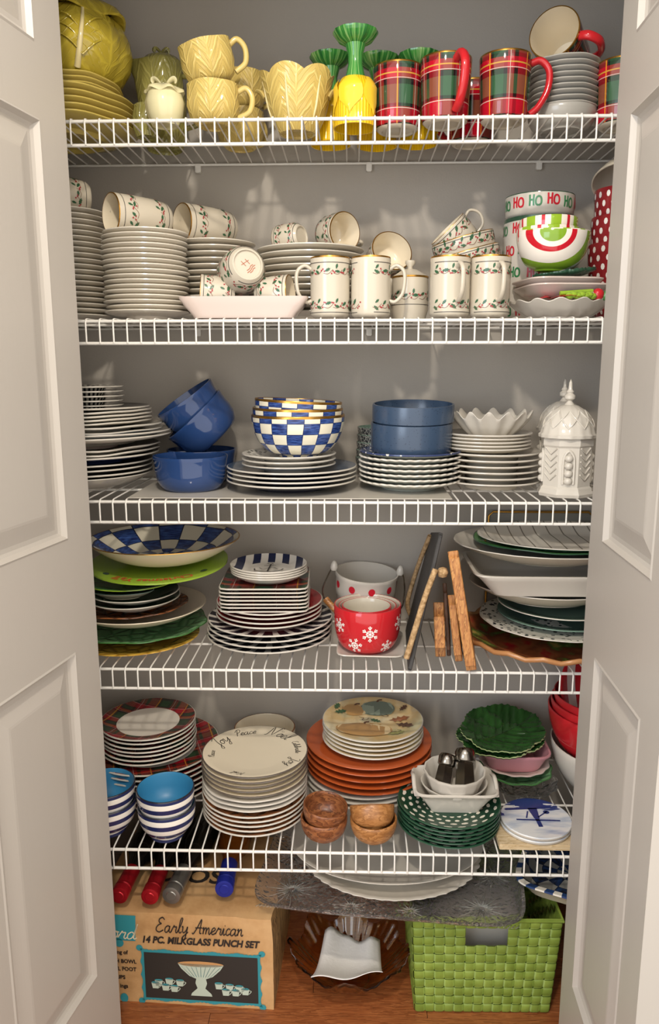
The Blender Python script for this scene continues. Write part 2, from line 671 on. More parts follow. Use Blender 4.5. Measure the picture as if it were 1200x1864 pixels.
for k, hx in enumerate(('8e9a88', '6a7668', 'e2c898', 'b88e58', '9a5e38', '5c3a26', '3c5c3c', '9a9a58')):
    M['p_' + str(k)] = NB('autumn_print', hx, .2).m

# ------------------------------------------------------------------ mesh helpers


def mesh(name, verts, faces, mats, fmat=None, smooth=True, sharp=None):
    me = bpy.data.meshes.new(name)
    me.from_pydata([tuple(v) for v in verts], [], faces)
    for m in (mats if isinstance(mats, (list, tuple)) else [mats]):
        me.materials.append(m)
    if fmat:
        me.polygons.foreach_set('material_index', fmat)
    if smooth:
        me.polygons.foreach_set('use_smooth', [True] * len(me.polygons))
        if sharp:
            me.set_sharp_from_angle(angle=radians(sharp))
    me.update()
    return me


def add(name, me, parent=None, loc=None, rot=None):
    o = bpy.data.objects.new(name, me)
    COL.objects.link(o)
    if parent is not None:
        o.parent = parent
    if loc is not None:
        o.location = loc
    if rot is not None:
        o.rotation_euler = rot
    return o


def tag(o, label, cat, group=None):
    o['label'] = label
    o['category'] = cat
    if group:
        o['group'] = group
    return o


def thing(name, label, cat, loc=(0, 0, 0), rot=(0, 0, 0), group=None):
    return tag(add(name, None, None, loc, rot), label, cat, group)


def struct(o):
    o['kind'] = 'structure'
    return o


def dup(root, loc=None, rot=None, label=None, group=None):
    r = root.copy()
    COL.objects.link(r)
    if loc is not None:
        r.location = loc
    if rot is not None:
        r.rotation_euler = rot
    if label:
        r['label'] = label
    if group:
        r['group'] = group
    for ch in root.children:
        c = ch.copy()
        COL.objects.link(c)
        c.parent = r
        for g in ch.children:
            d = g.copy()
            COL.objects.link(d)
            d.parent = c
    return r


def box(x0, x1, y0, y1, z0, z1):
    v = [(x, y, z) for z in (z0, z1) for y in (y0, y1) for x in (x0, x1)]
    f = [(0, 2, 3, 1), (4, 5, 7, 6), (0, 1, 5, 4), (2, 6, 7, 3), (0, 4, 6, 2), (1, 3, 7, 5)]
    return v, f


def bevel_box(name, dims, mat, bev=.003, seg=2):
    bm = bmesh.new()
    v, f = box(*dims)
    bv = [bm.verts.new(p) for p in v]
    for q in f:
        bm.faces.new([bv[i] for i in q])
    bmesh.ops.bevel(bm, geom=bm.edges[:], offset=bev, segments=seg, affect='EDGES')
    me = bpy.data.meshes.new(name)
    bm.to_mesh(me)
    bm.free()
    me.materials.append(mat)
    me.polygons.foreach_set('use_smooth', [True] * len(me.polygons))
    me.set_sharp_from_angle(angle=radians(40))
    return me


def lathe(name, prof, mats, seg=48, fn=None, sharp=50):
    """prof: (r, z[, material of the band that ends here]); runs underside centre -> rim -> inside centre"""
    V, Fc, FM = [], [], []
    rings = []
    for i, p in enumerate(prof):
        r, z = p[0], p[1]
        if r <= 1e-6:
            rings.append([len(V)])
            V.append(fn(0, z, 0, i) if fn else (0, 0, z))
        else:
            ring = []
            for k in range(seg):
                th = 2 * pi * k / seg
                ring.append(len(V))
                V.append(fn(r, z, th, i) if fn else (r * cos(th), r * sin(th), z))
            rings.append(ring)
    for i in range(1, len(prof)):
        a, b = rings[i - 1], rings[i]
        mi = prof[i][2] if len(prof[i]) > 2 else 0
        for k in range(seg):
            k2 = (k + 1) % seg
            if len(a) == 1 and len(b) == 1:
                continue
            if len(a) == 1:
                Fc.append((a[0], b[k2], b[k]))
            elif len(b) == 1:
                Fc.append((a[k], a[k2], b[0]))
            else:
                Fc.append((a[k], a[k2], b[k2], b[k]))
            FM.append(mi)
    return mesh(name, V, Fc, mats, FM, True, sharp)


def catmull(pts, n=6, closed=False):
    pts = [Vector(p) for p in pts]
    out = []
    N = len(pts)
    for i in range(N if closed else N - 1):
        p0 = pts[(i - 1) % N] if closed or i > 0 else pts[0] * 2 - pts[1]
        p1, p2 = pts[i], pts[(i + 1) % N]
        p3 = pts[(i + 2) % N] if closed or i + 2 < N else pts[-1] * 2 - pts[-2]
        for k in range(n):
            t = k / n
            out.append(.5 * ((2 * p1) + (p2 - p0) * t + (2 * p0 - 5 * p1 + 4 * p2 - p3) * t * t + (3 * p1 - p0 - 3 * p2 + p3) * t ** 3))
    if not closed:
        out.append(pts[-1])
    return out


def tube_geo(pts, r, seg=8, closed=False, flat=1.0):
    pts = [Vector(p) for p in pts]
    N = len(pts)
    V, Fc = [], []
    up = None
    for i, p in enumerate(pts):
        t = (pts[(i + 1) % N] - pts[i - 1]) if closed else (pts[min(i + 1, N - 1)] - pts[max(i - 1, 0)])
        t.normalize()
        if up is None:
            up = Vector((0, 0, 1)) if abs(t.z) < .9 else Vector((1, 0, 0))
        s = t.cross(up).normalized()
        up = s.cross(t).normalized()
        rr = r[i] if isinstance(r, (list, tuple)) else r
        for k in range(seg):
            a = 2 * pi * k / seg
            V.append(p + s * cos(a) * rr + up * sin(a) * rr * flat)
    for i in range(N if closed else N - 1):
        j = (i + 1) % N
        for k in range(seg):
            k2 = (k + 1) % seg
            Fc.append((i * seg + k, i * seg + k2, j * seg + k2, j * seg + k))
    if not closed:
        Fc.append(tuple(range(seg - 1, -1, -1)))
        Fc.append(tuple(range((N - 1) * seg, N * seg)))
    return V, Fc


def tube(name, pts, r, mat, seg=8, closed=False, flat=1.0):
    V, Fc = tube_geo(pts, r, seg, closed, flat)
    return mesh(name, V, Fc, mat, None, True, 60)


def join_geo(parts):
    V, Fc, FM = [], [], []
    for v, f, m in parts:
        o = len(V)
        V += list(v)
        Fc += [tuple(i + o for i in q) for q in f]
        FM += [m] * len(f)
    return V, Fc, FM


# ------------------------------------------------------------------ flat print: strokes, leaves and letters laid on a surface


def ribbon_uv(pts, w, n=5):
    """a pen stroke in the (u, v) plane as quads"""
    p = catmull([Vector((a, b, 0)) for a, b in pts], n) if n > 1 else [Vector((a, b, 0)) for a, b in pts]
    V, Fc = [], []
    for i, q in enumerate(p):
        t = p[min(i + 1, len(p) - 1)] - p[max(i - 1, 0)]
        if t.length < 1e-9:
            t = Vector((1, 0, 0))
        t.normalize()
        s = Vector((-t.y, t.x, 0)) * (w / 2)
        V += [(q + s)[:2], (q - s)[:2]]
    for i in range(len(p) - 1):
        Fc.append((2 * i, 2 * i + 1, 2 * i + 3, 2 * i + 2))
    return V, Fc


def decal(name, items, mapper, mats):
    """items: (uv verts, faces, material index)"""
    V, Fc, FM = join_geo(items)
    me = mesh(name, [mapper(u, v) for u, v in V], Fc, mats, FM, False)
    return me


def map_prof(prof, off=.0004, a0=-pi / 2):
    """(u metres around at the widest radius, z) -> point just outside a lathe's outer profile"""
    pz = sorted([(p[1], p[0]) for p in prof])
    R = max(p[0] for p in prof)

    def rad(z):
        for i in range(1, len(pz)):
            if z <= pz[i][0]:
                z0, r0 = pz[i - 1]
                z1, r1 = pz[i]
                return r0 + (r1 - r0) * (z - z0) / max(z1 - z0, 1e-9)
        return pz[-1][1]

    def f(u, z):
        r = rad(z) + off
        a = a0 + u / R
        return (r * cos(a), r * sin(a), z)
    return f


HOLLY = [(0, 0), (.18, .16), (.3, .12), (.42, .25), (.58, .17), (.72, .22), (.8, .1), (1, 0), (.8, -.1), (.72, -.22), (.58, -.17), (.42, -.25), (.3, -.12), (.18, -.16)]


def leaf_uv(x, y, size, ang, shape=HOLLY):
    c, s = cos(ang), sin(ang)
    return [(x + size * (p * c - q * s), y + size * (p * s + q * c)) for p, q in shape], [tuple(range(len(shape)))]


def disc_uv(x, y, r, n=8, ry=None):
    return [(x + r * cos(2 * pi * k / n), y + (ry or r) * sin(2 * pi * k / n)) for k in range(n)], [tuple(range(n))]


def holly_items(u0, u1, v, size, rng):
    it = []
    u = u0
    k = 0
    while u < u1 - size * .8:
        a = rng.uniform(-.5, .5)
        it.append(leaf_uv(u, v + rng.uniform(-.15, .15) * size, size * rng.uniform(.85, 1.1), a + (pi / 6 if k % 2 else -pi / 7)) + (0,))
        if k % 2 == 0:
            it.append(leaf_uv(u + size * .2, v + size * .3, size * .8, a + 1.0) + (0,))
        for j in range(3):
            it.append(disc_uv(u + size * (1.0 + .22 * j), v + size * rng.uniform(-.4, .45), size * .13, 7) + (1,))
        it.append(ribbon_uv([(u - size * .2, v - size * .3), (u + size * .5, v - size * .42), (u + size * 1.2, v + size * .2)], size * .07, 3) + (2,))
        u += size * rng.uniform(1.25, 1.5)
        k += 1
    return it


GL = {
    'E': (.70, [[(.62, .85), (.45, 1.0), (.22, .9), (.2, .7), (.4, .58), (.22, .5), (.05, .3), (.1, .08), (.35, 0), (.62, .15)]]),
    'A': (.80, [[(0, .05), (.12, 0), (.35, .4), (.62, 1.0), (.6, .4), (.62, .05), (.75, .05)], [(.2, .4), (.75, .42)]]),
    'a': (.56, [[(.4, .38), (.25, .45), (.07, .3), (.08, .05), (.22, 0), (.38, .2), (.42, .45), (.4, .1), (.5, 0), (.6, .1)]]),
    'r': (.50, [[(0, .05), (.15, .4), (.2, .48), (.25, .38), (.4, .4), (.36, .1), (.45, 0), (.55, .1)]]),
    'l': (.32, [[(0, .05), (.2, .5), (.3, .95), (.2, 1.0), (.12, .7), (.12, .15), (.22, 0), (.35, .1)]]),
    'y': (.52, [[(0, .4), (.08, .45), (.1, .15), (.2, .02), (.38, .2), (.45, .45), (.42, 0), (.35, -.4), (.2, -.45), (.15, -.3), (.4, -.05), (.55, .1)]]),
    'm': (.66, [[(0, .35), (.08, .45), (.08, 0), (.1, .25), (.25, .45), (.3, .3), (.29, 0), (.32, .25), (.46, .45), (.52, .3), (.52, .08), (.6, 0), (.68, .1)]]),
    'e': (.40, [[(0, .1), (.2, .22), (.35, .35), (.25, .47), (.1, .35), (.08, .12), (.2, 0), (.42, .12)]]),
    'i': (.28, [[(0, .1), (.12, .45), (.12, .1), (.2, 0), (.3, .1)], [(.16, .62), (.18, .66)]]),
    'c': (.36, [[(.35, .38), (.22, .46), (.07, .3), (.08, .08), (.2, 0), (.38, .12)]]),
    'n': (.48, [[(0, .35), (.08, .45), (.08, 0), (.1, .25), (.28, .45), (.34, .3), (.33, .08), (.42, 0), (.5, .1)]]),
    'o': (.42, [[(.2, .46), (.06, .3), (.07, .08), (.2, 0), (.36, .12), (.36, .34), (.22, .46), (.45, .4)]]),
    'd': (.56, [[(.38, .36), (.25, .45), (.07, .3), (.08, .05), (.22, 0), (.38, .2), (.48, 1.0), (.42, .3), (.42, .1), (.5, 0), (.6, .1)]]),
    'J': (.55, [[(.15, .85), (.45, 1.0), (.42, .5), (.3, -.25), (.12, -.35), (.08, -.15), (.5, .1)]]),
    'P': (.58, [[(.3, .95), (.2, .0)], [(.05, .7), (.25, 1.0), (.55, .9), (.5, .6), (.28, .5)]]),
    'N': (.9, [[(-.1, .0), (.1, .1), (.25, 1.0), (.5, .05), (.75, 1.0), (.9, .95)]]),
    'C': (.62, [[(.6, .85), (.45, 1), (.15, .75), (.1, .25), (.35, 0), (.6, .15)]]),
    'b': (.4, [[(0, .05), (.2, .5), (.28, .95), (.18, 1), (.12, .7), (.12, .1), (.25, 0), (.38, .15), (.34, .38), (.2, .36)]]),
    't': (.36, [[(0, .1), (.2, .9), (.16, .1), (.25, 0), (.38, .1)], [(.05, .6), (.32, .62)]]),
    'H': (.7, [[(.08, 0), (.1, .5), (.08, 1)], [(.52, 0), (.5, .5), (.53, 1)], [(.08, .5), (.3, .53), (.52, .5)]]),
    'O': (.75, [[(.33, 0), (.08, .15), (.02, .5), (.1, .85), (.33, 1), (.56, .85), (.64, .5), (.58, .15), (.33, 0)]]),
    ':': (.2, []),
    ' ': (.35, []),
}


def script_items(text, x, y, h, w, mi=0, slant=.18, n=5):
    it = []
    for ch in text:
        adv, st = GL[ch]
        for s in st:
            it.append(ribbon_uv([(x + (p + q * slant) * h, y + q * h) for p, q in s], w, n) + (mi,))
        x += adv * h
    return it, x


def script_width(text, h):
    return sum(GL[c][0] for c in text) * h


def font_items(text, x, y, size, mi=0, shear=0.0, bold=0.0, align='LEFT', squeeze=1.0):
    cu = bpy.data.curves.new('lettering', 'FONT')
    cu.body = text
    cu.size = size
    cu.shear = shear
    cu.offset = bold
    cu.align_x = align
    cu.resolution_u = 3
    o = bpy.data.objects.new('lettering', cu)
    COL.objects.link(o)
    dg = bpy.context.evaluated_depsgraph_get()
    me = o.evaluated_get(dg).to_mesh()
    V = [(x + v.co.x * squeeze, y + v.co.y) for v in me.vertices]
    Fc = [tuple(p.vertices) for p in me.polygons]
    o.evaluated_get(dg).to_mesh_clear()
    bpy.data.objects.remove(o)
    bpy.data.curves.remove(cu)
    return V, Fc, mi


# ------------------------------------------------------------------ shape functions


def sq(n=6, ax=1.0, ay=1.0):
    def f(r, z, th, i):
        c, s = cos(th), sin(th)
        k = (abs(c) ** n + abs(s) ** n) ** (-1 / n)
        return (r * k * c * ax, r * k * s * ay, z)
    return f


def oval(ax, ay):
    return lambda r, z, th, i: (r * cos(th) * ax, r * sin(th) * ay, z)


def scallop(R, k, a, az=0.0, p=3):
    def f(r, z, th, i):
        w = (r / R) ** p * cos(k * th)
        return (r * (1 + a * w) * cos(th), r * (1 + a * w) * sin(th), z + az * w)
    return f


def ruffle(R, k, a, az, p=2, ph=0.0, ax=1.0, ay=1.0):
    def f(r, z, th, i):
        w = (r / R) ** p
        return (r * (1 + a * w * cos(k * th + ph)) * cos(th) * ax, r * (1 + a * w * cos(k * th + ph)) * sin(th) * ay, z + az * w * cos(k * th + ph))
    return f


def wobble(R, amp, rng, p=6):
    ph = [rng.uniform(0, 6.28) for _ in range(3)]

    def f(r, z, th, i):
        w = (r / R) ** p
        e = (cos(3 * th + ph[0]) + .7 * cos(5 * th + ph[1]) + .6 * cos(9 * th + ph[2])) * amp * w
        return (r * (1 + e * .4) * cos(th), r * (1 + e * .4) * sin(th), z + e * R)
    return f


def plate_prof(R, s, h, t=.0034, well=.64, m=(0, 0, 0)):
    """m: underside, rim edge, top"""
    b, e, q = m
    s = max(s, t + .0012)
    foot = (well * R - .014) / R
    return [(0, s - t, b), (foot * R - .006, s - t, b), (foot * R - .003, 0.0003, b), (foot * R + .002, 0.0003, b), (foot * R + .006, s - t + .0004, b),
            (well * R + .004, s - t + .0012, b), ((well * .4 + .6) * R, s - t + (h - s + t) * .5, b), (R - .002, h - .0006, b), (R, h + t * .25, e), (R - .0004, h + t * .8, e), (R - .0022, h + t, e),
            ((well * .4 + .6) * R, s + (h - s + t) * .46, q), (well * R, s + .001, q), (well * R - .006, s, q), (0, s, q)]


def coupe_prof(R, H, foot, t=.004, k=2.0, m=(0, 0, 0), n=8, f0=.004):
    """bowl-like dish; z = H (x^k)"""
    b, e, q = m
    out = [(0, f0, b), (foot - .005, f0, b), (foot - .003, 0, b), (foot, 0, b)]
    for i in range(n + 1):
        x = i / n
        r = foot + (R - foot) * x
        z = f0 * .5 + (H - f0 * .5) * x ** k
        out.append((r, z, b))
    out += [(R - .0002, H + t * .4, e), (R - t * .6, H + t * .4, e)]
    for i in range(n - 1, -1, -1):
        x = i / n
        r = foot + (R - foot) * x
        z = f0 * .5 + (H - f0 * .5) * x ** k
        dz = (H) * k * x ** (k - 1)
        dr = R - foot
        L = hypot(dz, dr)
        out.append((max(r - t * dz / L, .001), z + t * dr / L, q))
    out.append((0, f0 + t, q))
    return out


def bowl_prof(R, H, foot, t=.004, e=2.2, m=(0, 0, 0), n=9, f0=.004, rimh=None):
    """steep bowl: superellipse wall"""
    b, ed, q = m
    out = [(0, f0, b), (foot - .006, f0, b), (foot - .004, 0, b), (foot, 0, b), (foot + .001, f0 * .7, b)]
    wall = []
    for i in range(1, n + 1):
        a = pi / 2 * i / n
        r = foot + (R - foot) * sin(a) ** (2 / e)
        z = f0 + (H - f0) * (1 - cos(a) ** (2 / e))
        wall.append((r, z))
    if rimh:
        wall.insert(len(wall) - 1, (wall[-1][0] - (wall[-1][0] - wall[-2][0]) * rimh / (wall[-1][1] - wall[-2][1]) * .3, H - rimh))
        n += 1
    out += [(r, z, b if not rimh or z < H - rimh * .5 else ed) for r, z in wall]
    out += [(R - t * .25, H + t * .4, ed), (R - t * .75, H + t * .4, ed), (R - t, H, ed if rimh else q)]
    for i in range(n - 1, 0, -1):
        r0, z0 = wall[i - 1]
        r1, z1 = wall[i]
        dr, dz = r1 - r0, z1 - z0
        L = max(hypot(dr, dz), 1e-6)
        out.append((max(wall[i - 1][0] - t * dz / L, .002), wall[i - 1][1] + t * dr / L, q))
    out.append((0, f0 + t, q))
    return out


ORD = ['topmost', 'second', 'third', 'fourth', 'fifth', 'sixth', 'seventh', 'eighth', 'ninth', 'tenth', 'eleventh', 'twelfth', 'thirteenth', 'fourteenth', 'fifteenth', 'sixteenth',
       'seventeenth', 'eighteenth', 'nineteenth', 'twentieth', 'twenty-first', 'twenty-second', 'twenty-third', 'twenty-fourth', 'twenty-fifth']


def nth(i, n):
    """i counts from the top"""
    if i == 0:
        return 'topmost'
    if i == n - 1:
        return 'lowest'
    return ORD[i] + ' from top'


def stack(me, name, cat, what, where, group, x, y, z, n, s, jit=.0012, rot=None, tilt=0.0, roll=True, grow=0.0):
    """n copies of one plate mesh, z = base of the lowest; returns base height for whatever lies on top"""
    out = []
    for k in range(n):
        i = n - 1 - k
        jx, jy = random.uniform(-jit, jit), random.uniform(-jit, jit)
        lab = '%s, %s %s' % (what, nth(i, n), where) if n > 1 else '%s %s' % (what, where)
        rz = rot if rot is not None else (random.uniform(0, 6.28) if roll else 0.0)
        o = add(name, me, None, (x + jx, y + jy, z + k * s), (tilt if k else 0, 0, rz))
        if grow:
            o.scale = (1 - grow * k,) * 2 + (1,)
        tag(o, lab, cat, group)
        out.append(o)
    return z + n * s, out


ZS = [1.738, 1.3972, 1.0602, 0.7195, 0.3700]   # top of each wire shelf, topmost first
LIPY = [0.0, 0.0, 0.0, 0.0, -0.076]
WALLY = 0.312


def place(cx, hw, yfront, z, rim=.016):
    """centre and radius of a round dish from its front rim row"""
    Yc = .1
    for _ in range(30):
        r = MM(hw, Yc, z + rim)
        Yc = PZ(cx, yfront, z + rim).y + r
    if Yc + r > WALLY - .004:
        Yc = WALLY - .004 - r
    return XX(cx, Yc, z + rim), Yc, r


def gap(ytop, Yf, zrim_bottom, n):
    """spacing of a pile from the row of its top front rim"""
    return (ZY(ytop, Yf) - zrim_bottom) / max(n - 1, 1)

# ------------------------------------------------------------------ the setting: closet shell, floor, doors


def slab(name, x0, x1, y0, y1, z0, z1, mat):
    v, f = box(x0, x1, y0, y1, z0, z1)
    return struct(add(name, mesh(name, v, f, mat, None, False)))


XL, XR = -0.66, 0.62
slab('wall_back', XL - .1, XR + .1, WALLY, WALLY + .1, 0, 2.6, M['wall'])
slab('wall_left', XL - .1, XL, -.2, WALLY, 0, 2.6, M['wall'])
slab('wall_right', XR, XR + .1, -.2, WALLY, 0, 2.6, M['wall'])
slab('wall_front_left', -1.6, -.50, -.30, -.2, 0, 2.6, M['hall_wall'])
slab('wall_front_right', .455, 1.6, -.30, -.2, 0, 2.6, M['hall_wall'])
slab('wall_front_header', -.50, .455, -.30, -.2, 2.05, 2.6, M['hall_wall'])
slab('ceiling', XL, XR, -.2, WALLY, 2.55, 2.6, M['wall'])
slab('baseboard_back', XL, XR, WALLY - .012, WALLY, 0, .09, M['door'])

v, f = box(-1.6, 1.6, -1.9, WALLY + .1, -.03, -.004)
floor = struct(add('floor', mesh('floor', v, f, M['wood_dark'], None, False)))
rng = random.Random(3)
y = WALLY
row = 0
while y > -.62:
    x = -.70 - rng.uniform(0, .5)
    while x < .72:
        ln = rng.uniform(.55, 1.0)
        v, f = box(x + .0006, x + ln - .0006, y - .0565, y - .0006, -.004, 0.0)
        add('plank', mesh('plank', v, f, M['wood_floor'], None, False), floor)
        x += ln
    y -= .057
    row += 1


def door(name, A, dr, W, side, panels):
    """A: far bottom edge; dr: unit direction to the near edge; side: which way the shown face looks along +/- normal"""
    nrm = Vector((dr.y, -dr.x, 0)) * side
    H, T = 2.03, .032

    def P(u, z, d):
        return A + dr * u + Vector((0, 0, z)) + nrm * d
    us = [0.0, .071, W - .071, W]
    zs = [0.012]
    for a, b in panels:
        zs += [a, b]
    zs.append(H)
    V, Fc = [], []

    def quad(pts):
        o = len(V)
        V.extend(pts)
        Fc.append((o, o + 1, o + 2, o + 3) if side > 0 else (o + 3, o + 2, o + 1, o))
    for i in range(len(zs) - 1):
        for j in range(3):
            if j == 1 and i % 2 == 1:
                continue
            quad([P(us[j], zs[i], 0), P(us[j + 1], zs[i], 0), P(us[j + 1], zs[i + 1], 0), P(us[j], zs[i + 1], 0)])
    z0, z1 = zs[0], H
    quad([P(W, z0, -T), P(0, z0, -T), P(0, z1, -T), P(W, z1, -T)])
    quad([P(0, z0, -T), P(0, z0, 0), P(0, z1, 0), P(0, z1, -T)])
    quad([P(W, z0, 0), P(W, z0, -T), P(W, z1, -T), P(W, z1, 0)])
    quad([P(0, z1, 0), P(W, z1, 0), P(W, z1, -T), P(0, z1, -T)])
    quad([P(0, z0, -T), P(W, z0, -T), P(W, z0, 0), P(0, z0, 0)])
    d = struct(add(name, mesh(name, V, Fc, M['door'], None, False)))
    for a, b in panels:
        V, Fc = [], []
        rings = [(0, 0), (.003, .0015), (.008, -.0065), (.013, -.009), (.02, -.009), (.046, -.0025), (.05, -.002)]
        for ins, dep in rings:
            u0, u1, c0, c1 = us[1] + ins, us[2] - ins, a + ins, b - ins
            V += [P(u0, c0, dep), P(u1, c0, dep), P(u1, c1, dep), P(u0, c1, dep)]
        for i in range(len(rings) - 1):
            for k in range(4):
                k2 = (k + 1) % 4
                q = (i * 4 + k, i * 4 + k2, i * 4 + 4 + k2, i * 4 + 4 + k)
                Fc.append(q if side > 0 else q[::-1])
        q = tuple(len(V) - 4 + k for k in range(4))
        Fc.append(q if side > 0 else q[::-1])
        add('panel', mesh('panel', V, Fc, M['door'], None, False), d)
    return d


PAN = [(.240, .851), (1.039, 1.659), (1.76, 1.935)]
AL = PY(147, 668, -.19)
AR = PY(1094, 668, -.19)
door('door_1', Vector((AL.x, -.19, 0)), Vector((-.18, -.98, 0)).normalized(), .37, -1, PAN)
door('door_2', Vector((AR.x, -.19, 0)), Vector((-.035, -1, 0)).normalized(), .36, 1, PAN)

# ------------------------------------------------------------------ wire shelves
PITCHW = .0254
LIP = .046
names = ['topmost white wire shelf under the yellow pieces', 'white wire shelf under the holly china, second from the top', 'middle white wire shelf under the blue bowls',
         'white wire shelf under the cutting boards, fourth from the top', 'lowest white wire shelf above the cardboard box']
for k in range(5):
    zt, y0 = ZS[k], LIPY[k]
    sh = thing('wire_shelf', names[k], 'shelf', (0, 0, zt), (0, 0, 0), 'white wire shelves')
    y1 = WALLY - .006
    wm = tube('wire', [(0, y1, -.0016), (0, y0 + .006, -.0016), (0, y0 - .001, -.003), (0, y0 - .004, -.008), (0, y0 - .004, -LIP)], .0016, M['wire'], 6)
    x = XL + .012 + (k * .006) % PITCHW
    while x < XR - .005:
        add('wire', wm, sh, (x, 0, 0))
        x += PITCHW
    for (yy, zz, rr) in ((y0 + .001, -.0062, .0031), (y0 - .0005, -LIP, .0031), (y0 + (y1 - y0) * .47, -.0058, .0026), (y1 - .004, -.0058, .0026)):
        add('rail', tube('rail', [(XL + .003, yy, zz), (XR - .003, yy, zz)], rr, M['wire'], 8), sh)
    for px in (362, 672, 980):
        xx = XX(px, WALLY, zt)
        me = bevel_box('wall_clip', (xx - .006, xx + .006, y1 - .008, WALLY, -.022, -.004), M['wire'], .0015)
        add('wall_clip', me, sh)

# ================================================================== drinkware builders


def mug(name, label, cat, R, H, mats, loc, spin, group=None, handle='band', hmat=None, prn=None, t=.0032, foot=.8, hw=.011, hs=.62, bulge=0.0, taper=0.0):
    """mats: outside, rim, inside, underside"""
    r = thing(name, label, cat, loc, (0, 0, spin), group)
    p = [(0, .003, 3), (R * foot * (1 - taper) - .006, .003, 3), (R * foot * (1 - taper) - .004, 0, 3), (R * foot * (1 - taper), 0, 3), (R * .97 * (1 - taper), .005, 3), (R * (1 - taper), .009, 0)]
    for k in range(1, 6):
        p.append((R * (1 - taper * (1 - k / 5)) * (1 + bulge * sin(pi * k / 5)), .009 + (H - .012) * k / 5, 0))
    p += [(R - t * .2, H, 1), (R - t * .8, H, 1), (R - t, H - .003, 2), (R * (1 - taper) - t, .02, 2), (R * (1 - taper) * .8, .007, 2), (0, .006, 2)]
    add('body', lathe('mug_body', p, mats, 40), r)
    if handle:
        if handle == 'band':
            hz = H * hs
            zc = H * .53
            pts = catmull([(R - .002, 0, zc + hz * .46), (R + .016, 0, zc + hz * .5), (R + .031, 0, zc + hz * .3), (R + .029, 0, zc - hz * .05), (R + .014, 0, zc - hz * .36), (R - .001, 0, zc - hz * .5)], 5)
        else:
            hz = H * hs
            zc = H * .55
            pts = catmull([(R - .002, 0, zc + hz * .4), (R + .012, 0, zc + hz * .5), (R + .026, 0, zc + hz * .3), (R + .024, 0, zc - hz * .2), (R + .01, 0, zc - hz * .45), (R - .003, 0, zc - hz * .42)], 5)
        add('handle', tube('mug_handle', pts, hw * .5, hmat or mats[0], 8, False, .75), r)
    if prn:
        add('print', prn, r)
    return r


def lay(root, axis, base, spin=0.0, hdir=None):
    """turn a thing so its own up axis points along axis"""
    q = Vector((0, 0, 1)).rotation_difference(Vector(axis).normalized())
    if hdir is not None:
        h = q.inverted() @ Vector(hdir)
        spin = atan2(h.y, h.x)
    m = q.to_matrix() @ Matrix.Rotation(spin, 3, 'Z')
    root.rotation_euler = m.to_euler()
    root.location = base
    return root


# ================================================================== top shelf: yellow cabbage ware, squash goblets, tartan mugs
Z = ZS[0]
GY = 'yellow cabbage plates'
x, Y = XX(120, .158, Z), .158
R1 = MM(133, Y, Z + .04)
zb = Z
s = .0115
me = lathe('yellow_plate', plate_prof(R1, s, .02, .004), [M['cab_plate']], 64, wobble(R1, .012, random.Random(2)))
zt, _ = stack(me, 'dinner_plate', 'plate', 'large yellow cabbage dinner plate', 'in the pile under the round tureen', GY, x, Y, Z, 5, s, .0008, .4)
R2 = MM(110, Y, Z + .07)
me = lathe('yellow_salad_plate', plate_prof(R2, .009, .016, .004), [M['cab_plate']], 64, wobble(R2, .014, random.Random(5)))
zt, _ = stack(me, 'salad_plate', 'plate', 'small yellow cabbage plate', 'of three directly under the tureen', GY, x, Y, zt + .003, 3, .009, .0006, .4)

# tureen
tx = XX(138, Y, zt + .06)
tr = MM(100, Y, zt + .06)
prof = [(0, .004), (.05, .004), (.052, 0), (.058, 0), (tr * .80, .018), (tr * .95, .042), (tr, .068), (tr * .97, .092), (tr * .86, .116), (tr * .74, .130), (tr * .70, .130), (tr * .80, .112), (tr * .9, .07), (tr * .7, .02), (0, .012)]


def leaf_fn(n, amp, ph=0.0):
    def f(r, z, th, i):
        w = abs(cos(n * (th + ph) / 2))
        k = 1 + amp * (w ** .5 - .7)
        return (r * k * cos(th), r * k * sin(th), z + .1 * amp * r * cos(n * (th + ph)))
    return f


t = thing('tureen', 'large round yellow cabbage tureen on top of the yellow plates', 'tureen', (tx, Y, zt + .003))
add('body', lathe('tureen_body', prof, [M['cab_yellow']], 96, leaf_fn(5, .07, .9)), t)
a = radians(-70)
pr = [(tr * .80, .020), (tr * .96, .042), (tr * 1.015, .068), (tr * .98, .092), (tr * .87, .117)]
add('leaf_rib', tube('leaf_rib', catmull([(r * 1.0 * cos(a + .16 * (i / 4)), r * 1.0 * sin(a + .16 * (i / 4)), z) for i, (r, z) in enumerate(pr)], 5), [.0062 - .00017 * i for i in range(21)], M['rib'], 8), t)
for sgn in (-1, 1):
    for j in range(3):
        a2 = a + .1
        q = [(tr * .93 + .004, .036 + .02 * j, a2), (tr * 1.012, .056 + .02 * j, a2 + sgn * .2), (tr * (1.0 - .03 * j), .07 + .018 * j, a2 + sgn * .42)]
        add('leaf_vein', tube('leaf_vein', catmull([(r * cos(b), r * sin(b), z) for r, z, b in q], 4), .0017, M['cab_yellow'], 6), t)
lidp = [(tr * .72, .127), (tr * .90, .118), (tr * .93, .121), (tr * .84, .136), (tr * .62, .152), (tr * .3, .164), (0, .167)]
lid = add('lid', lathe('tureen_lid', lidp, [M['cab_yellow']], 96, ruffle(tr * .93, 5, .05, .006, 3, 1.0)), t)
kn = [(0, .0), (.012, 0), (.014, .008), (.010, .014), (.02, .022), (.022, .032), (.012, .04), (0, .04)]
add('knob', lathe('tureen_knob', kn, [M['cab_yellow']], 24, scallop(.022, 5, .15)), lid, (0, 0, .163))

